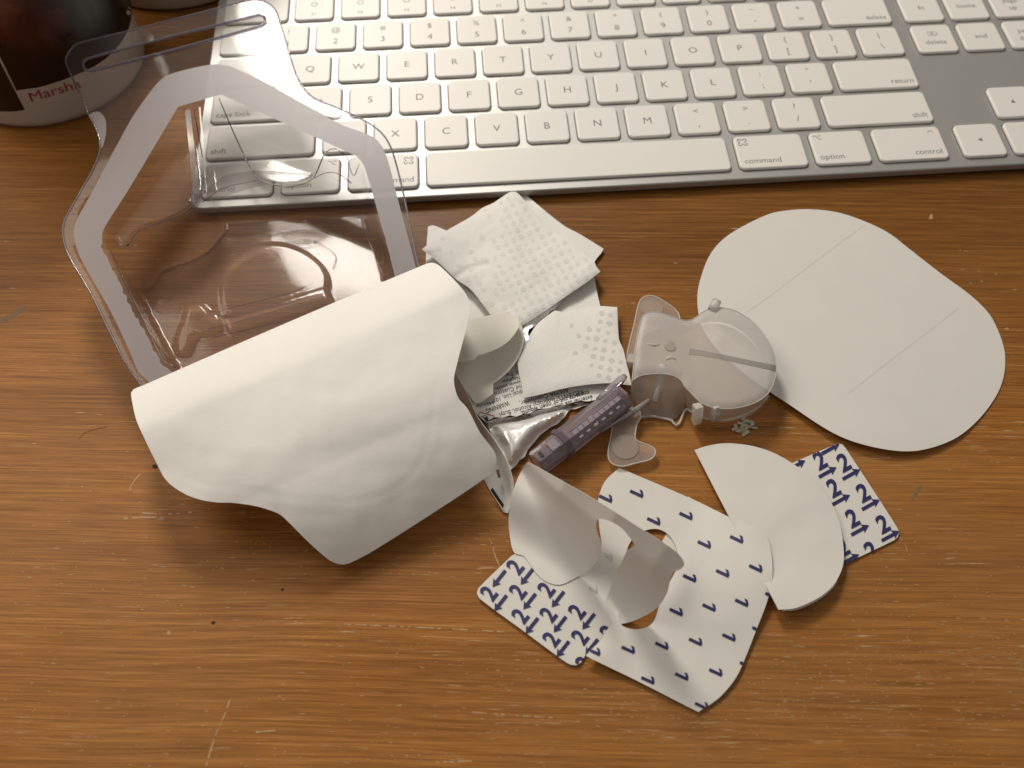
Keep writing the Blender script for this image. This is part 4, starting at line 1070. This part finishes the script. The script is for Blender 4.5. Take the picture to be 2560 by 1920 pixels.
    geos = [affine(one(), np.array([1460 + x*T, 1140 + y*T]) - upv * .5, rv, upv) for x, y in ctr]
    printed('printed_numerals', geos, zc, M['ink'], sh, clip=spline(so, 6), holes=[spline(hole, 6)], sub=6)
    # scrap below it
    sc = sheet('paper_scrap', [(1720, 1241, 1), (1758, 1262, 1), (1712, 1400, 1), (1655, 1353, 1)], lambda x, y: np.full(np.shape(x), .5), M['cream'], None, step=20, th=.2)
    tag(sc, 'small cream paper scrap mostly hidden under the sheet of blue 1s', 'paper scrap')

    # left: curled half oval, standing up along its straight edge
    S = .33755; Q = lambda *p: [(1160 + q[0]*S, 1120 + q[1]*S) + tuple(q[2:]) for q in p]
    hl = empty('curled_liner', tuple(P(1420, 1400, 0)), 'white liner curled up along one edge with a numbered square tab at its lower left', 'liner')
    A, B = np.array(Q((490, 110))[0]), np.array(Q((1600, 830))[0]); e = (B - A) / np.linalg.norm(B - A); n = np.array([-e[1], e[0]])
    to = Q((350, 800, 1), (105, 1040), (95, 1075), (112, 1112), (420, 1340), (760, 1590), (800, 1606), (842, 1606), (872, 1582), (900, 1530, 1), (990, 1448), (1060, 1345), (1105, 1298, 1), (1090, 1150), (1150, 1000), (1190, 850), (1205, 760), (1222, 715), (1242, 682), (1235, 655), (1160, 590), (1070, 545), (1000, 527), (1008, 580), (1021, 640), (1022, 700), (990, 780), (800, 780), (500, 720))
    def zb(x, y):
        s = (np.c_[np.ravel(x), np.ravel(y)] - A) @ n
        z = 1.0 + 8.5 * sstep(190, 60, s) + .25 * noise2(x, y, 63, .012)
        return z + 1.8 * sstep(1440, 1520, x) * sstep(1500, 1560, y) * 0
    sheet('tab', to, zb, M['liner'], hl, step=8, th=.15)
    co = Q((465, 110), (400, 220), (350, 370), (330, 520), (340, 650), (370, 772), (440, 800), (490, 862), (540, 932), (612, 990), (710, 1012), (830, 960), (930, 900), (1000, 810), (1021, 700, 1), (990, 640), (977, 570), (985, 530, 1), (1000, 525), (1070, 538), (1160, 588), (1240, 680), (1266, 718, 1), (1240, 745), (1205, 762, 1), (1165, 850), (1125, 930), (1082, 1050), (1050, 1135), (1062, 1235), (1105, 1295), (1180, 1300), (1300, 1262), (1430, 1182), (1500, 1080), (1530, 970), (1552, 915, 1), (1600, 900), (1630, 868), (1620, 828), (1560, 760), (1300, 590), (1000, 400), (650, 200), (490, 112))
    def zq(x, y):
        p = np.c_[np.ravel(x), np.ravel(y)]; s = (p - A) @ n; u = (p - A) @ e
        w = np.interp(u, [-60, 0, 120, 300, 480], [30, 40, 120, 205, 215])      # how far the curl reaches from the straight edge
        hh = np.interp(u, [-60, 0, 100, 250, 400, 480], [4, 6, 14, 19, 18, 15])
        t = np.clip(s / w, -.3, 1)
        tt = np.linspace(-.3, 1, 261); gg = np.where(tt < .24, 1.15 + .95 * sstep(.15, .30, tt), 0) ; gg = np.where(tt >= .24, (1.15 + .95 * sstep(.15, .30, tt)) * np.clip(1 - (tt - .30) / .70, 0, 1), gg)
        cz = np.r_[np.cumsum((gg[:0:-1] + gg[-2::-1]) / 2)[::-1], 0] * (tt[1] - tt[0])
        z = hh * 1.05 * np.interp(t, tt, cz)
        return zb(x, y) + .3 + z * .9 + .1 * noise2(x, y, 65, .012)
    sheet('half_oval', co, zq, M['liner'], hl, step=7, th=.1, dense=4)
    two, arr = two_arrow(True)
    r = np.array([.62, -.79]) * 54; up = np.array([-.80, -.60]) * 60
    geos = []; clip = spline(to, 6)
    for x, y in ((410, 905), (215, 1100), (430, 1088), (640, 1072), (447, 1268), (655, 1258), (867, 1236), (677, 1440), (890, 1425), (1100, 1390), (920, 1620)):
        o = np.array(Q((x + 15, y + 12))[0])
        geos += [affine(two, o, r * .9, up * 1.0), affine(arr, o + np.array([1, 3]), r, up)]
    o = np.array(Q((222, 940))[0]); geos.append(affine(arr, o, r * 1.05, up))
    # the ink of the tab shows where the half oval does not cover it
    printed('printed_numerals', geos, lambda x, y: zb(x, y), M['ink'], hl, clip=clip, sub=6, eps=.17)
    up1 = np.array([.66, .42]) * 30; r1 = np.array([-.42, .8]) * 30
    gg = [affine(one(), np.array(Q(c)[0]) - up1 * .5, r1 * .9, up1) for c in ((1065, 800), (955, 1050))]
    printed('faint_numerals', gg, zb, M['ghost'], hl, eps=.17, sub=4)
build_liners()

# ------------------------------------------------------------------ crumbs and hair
def build_bits():
    rng = random.Random(4); m_ = mat('pale_green_flake', (.50, .49, .37), .8)
    V = []; F = []
    for i in range(26):
        c = P(1860 + rng.gauss(0, 13), 1064 + rng.gauss(0, 10), rng.uniform(.1, .9)); a = rng.uniform(0, 6.28); l, w = rng.uniform(.4, 1.2), rng.uniform(.35, .85)
        d = np.array([math.cos(a), math.sin(a), rng.uniform(-.2, .3)]); e = np.array([-math.sin(a), math.cos(a), .1]); s = len(V)
        for p in (c - d*l - e*w, c + d*l - e*w*.6, c + d*l*.9 + e*w, c - d*l*.8 + e*w*.8): V.append(np.maximum(p, [-1e9, -1e9, .05]))
        for k in range(4): V.append(V[s + k] + np.array([0, 0, rng.uniform(.08, .22)]))
        F += [(s+4, s+5, s+6, s+7), (s, s+1, s+5, s+4), (s+1, s+2, s+6, s+5), (s+2, s+3, s+7, s+6), (s+3, s, s+4, s+7)]
    o = mesh('crumb', V, F, m_, None, False); tag(o, 'pale greenish flaky crumb on the bare wood below the frosted cover', 'crumb')
    h = mat('brown_hair', (.10, .03, .012), .5)
    pts = [P(x, y, .15) for x, y in spline([(196, 1096), (215, 1080), (240, 1072), (268, 1066)], 4, False)]
    o = tube('hair', pts, .045, h, None, 5); tag(o, 'thin curved brown hair lying on the wood at the left', 'hair')
build_bits()
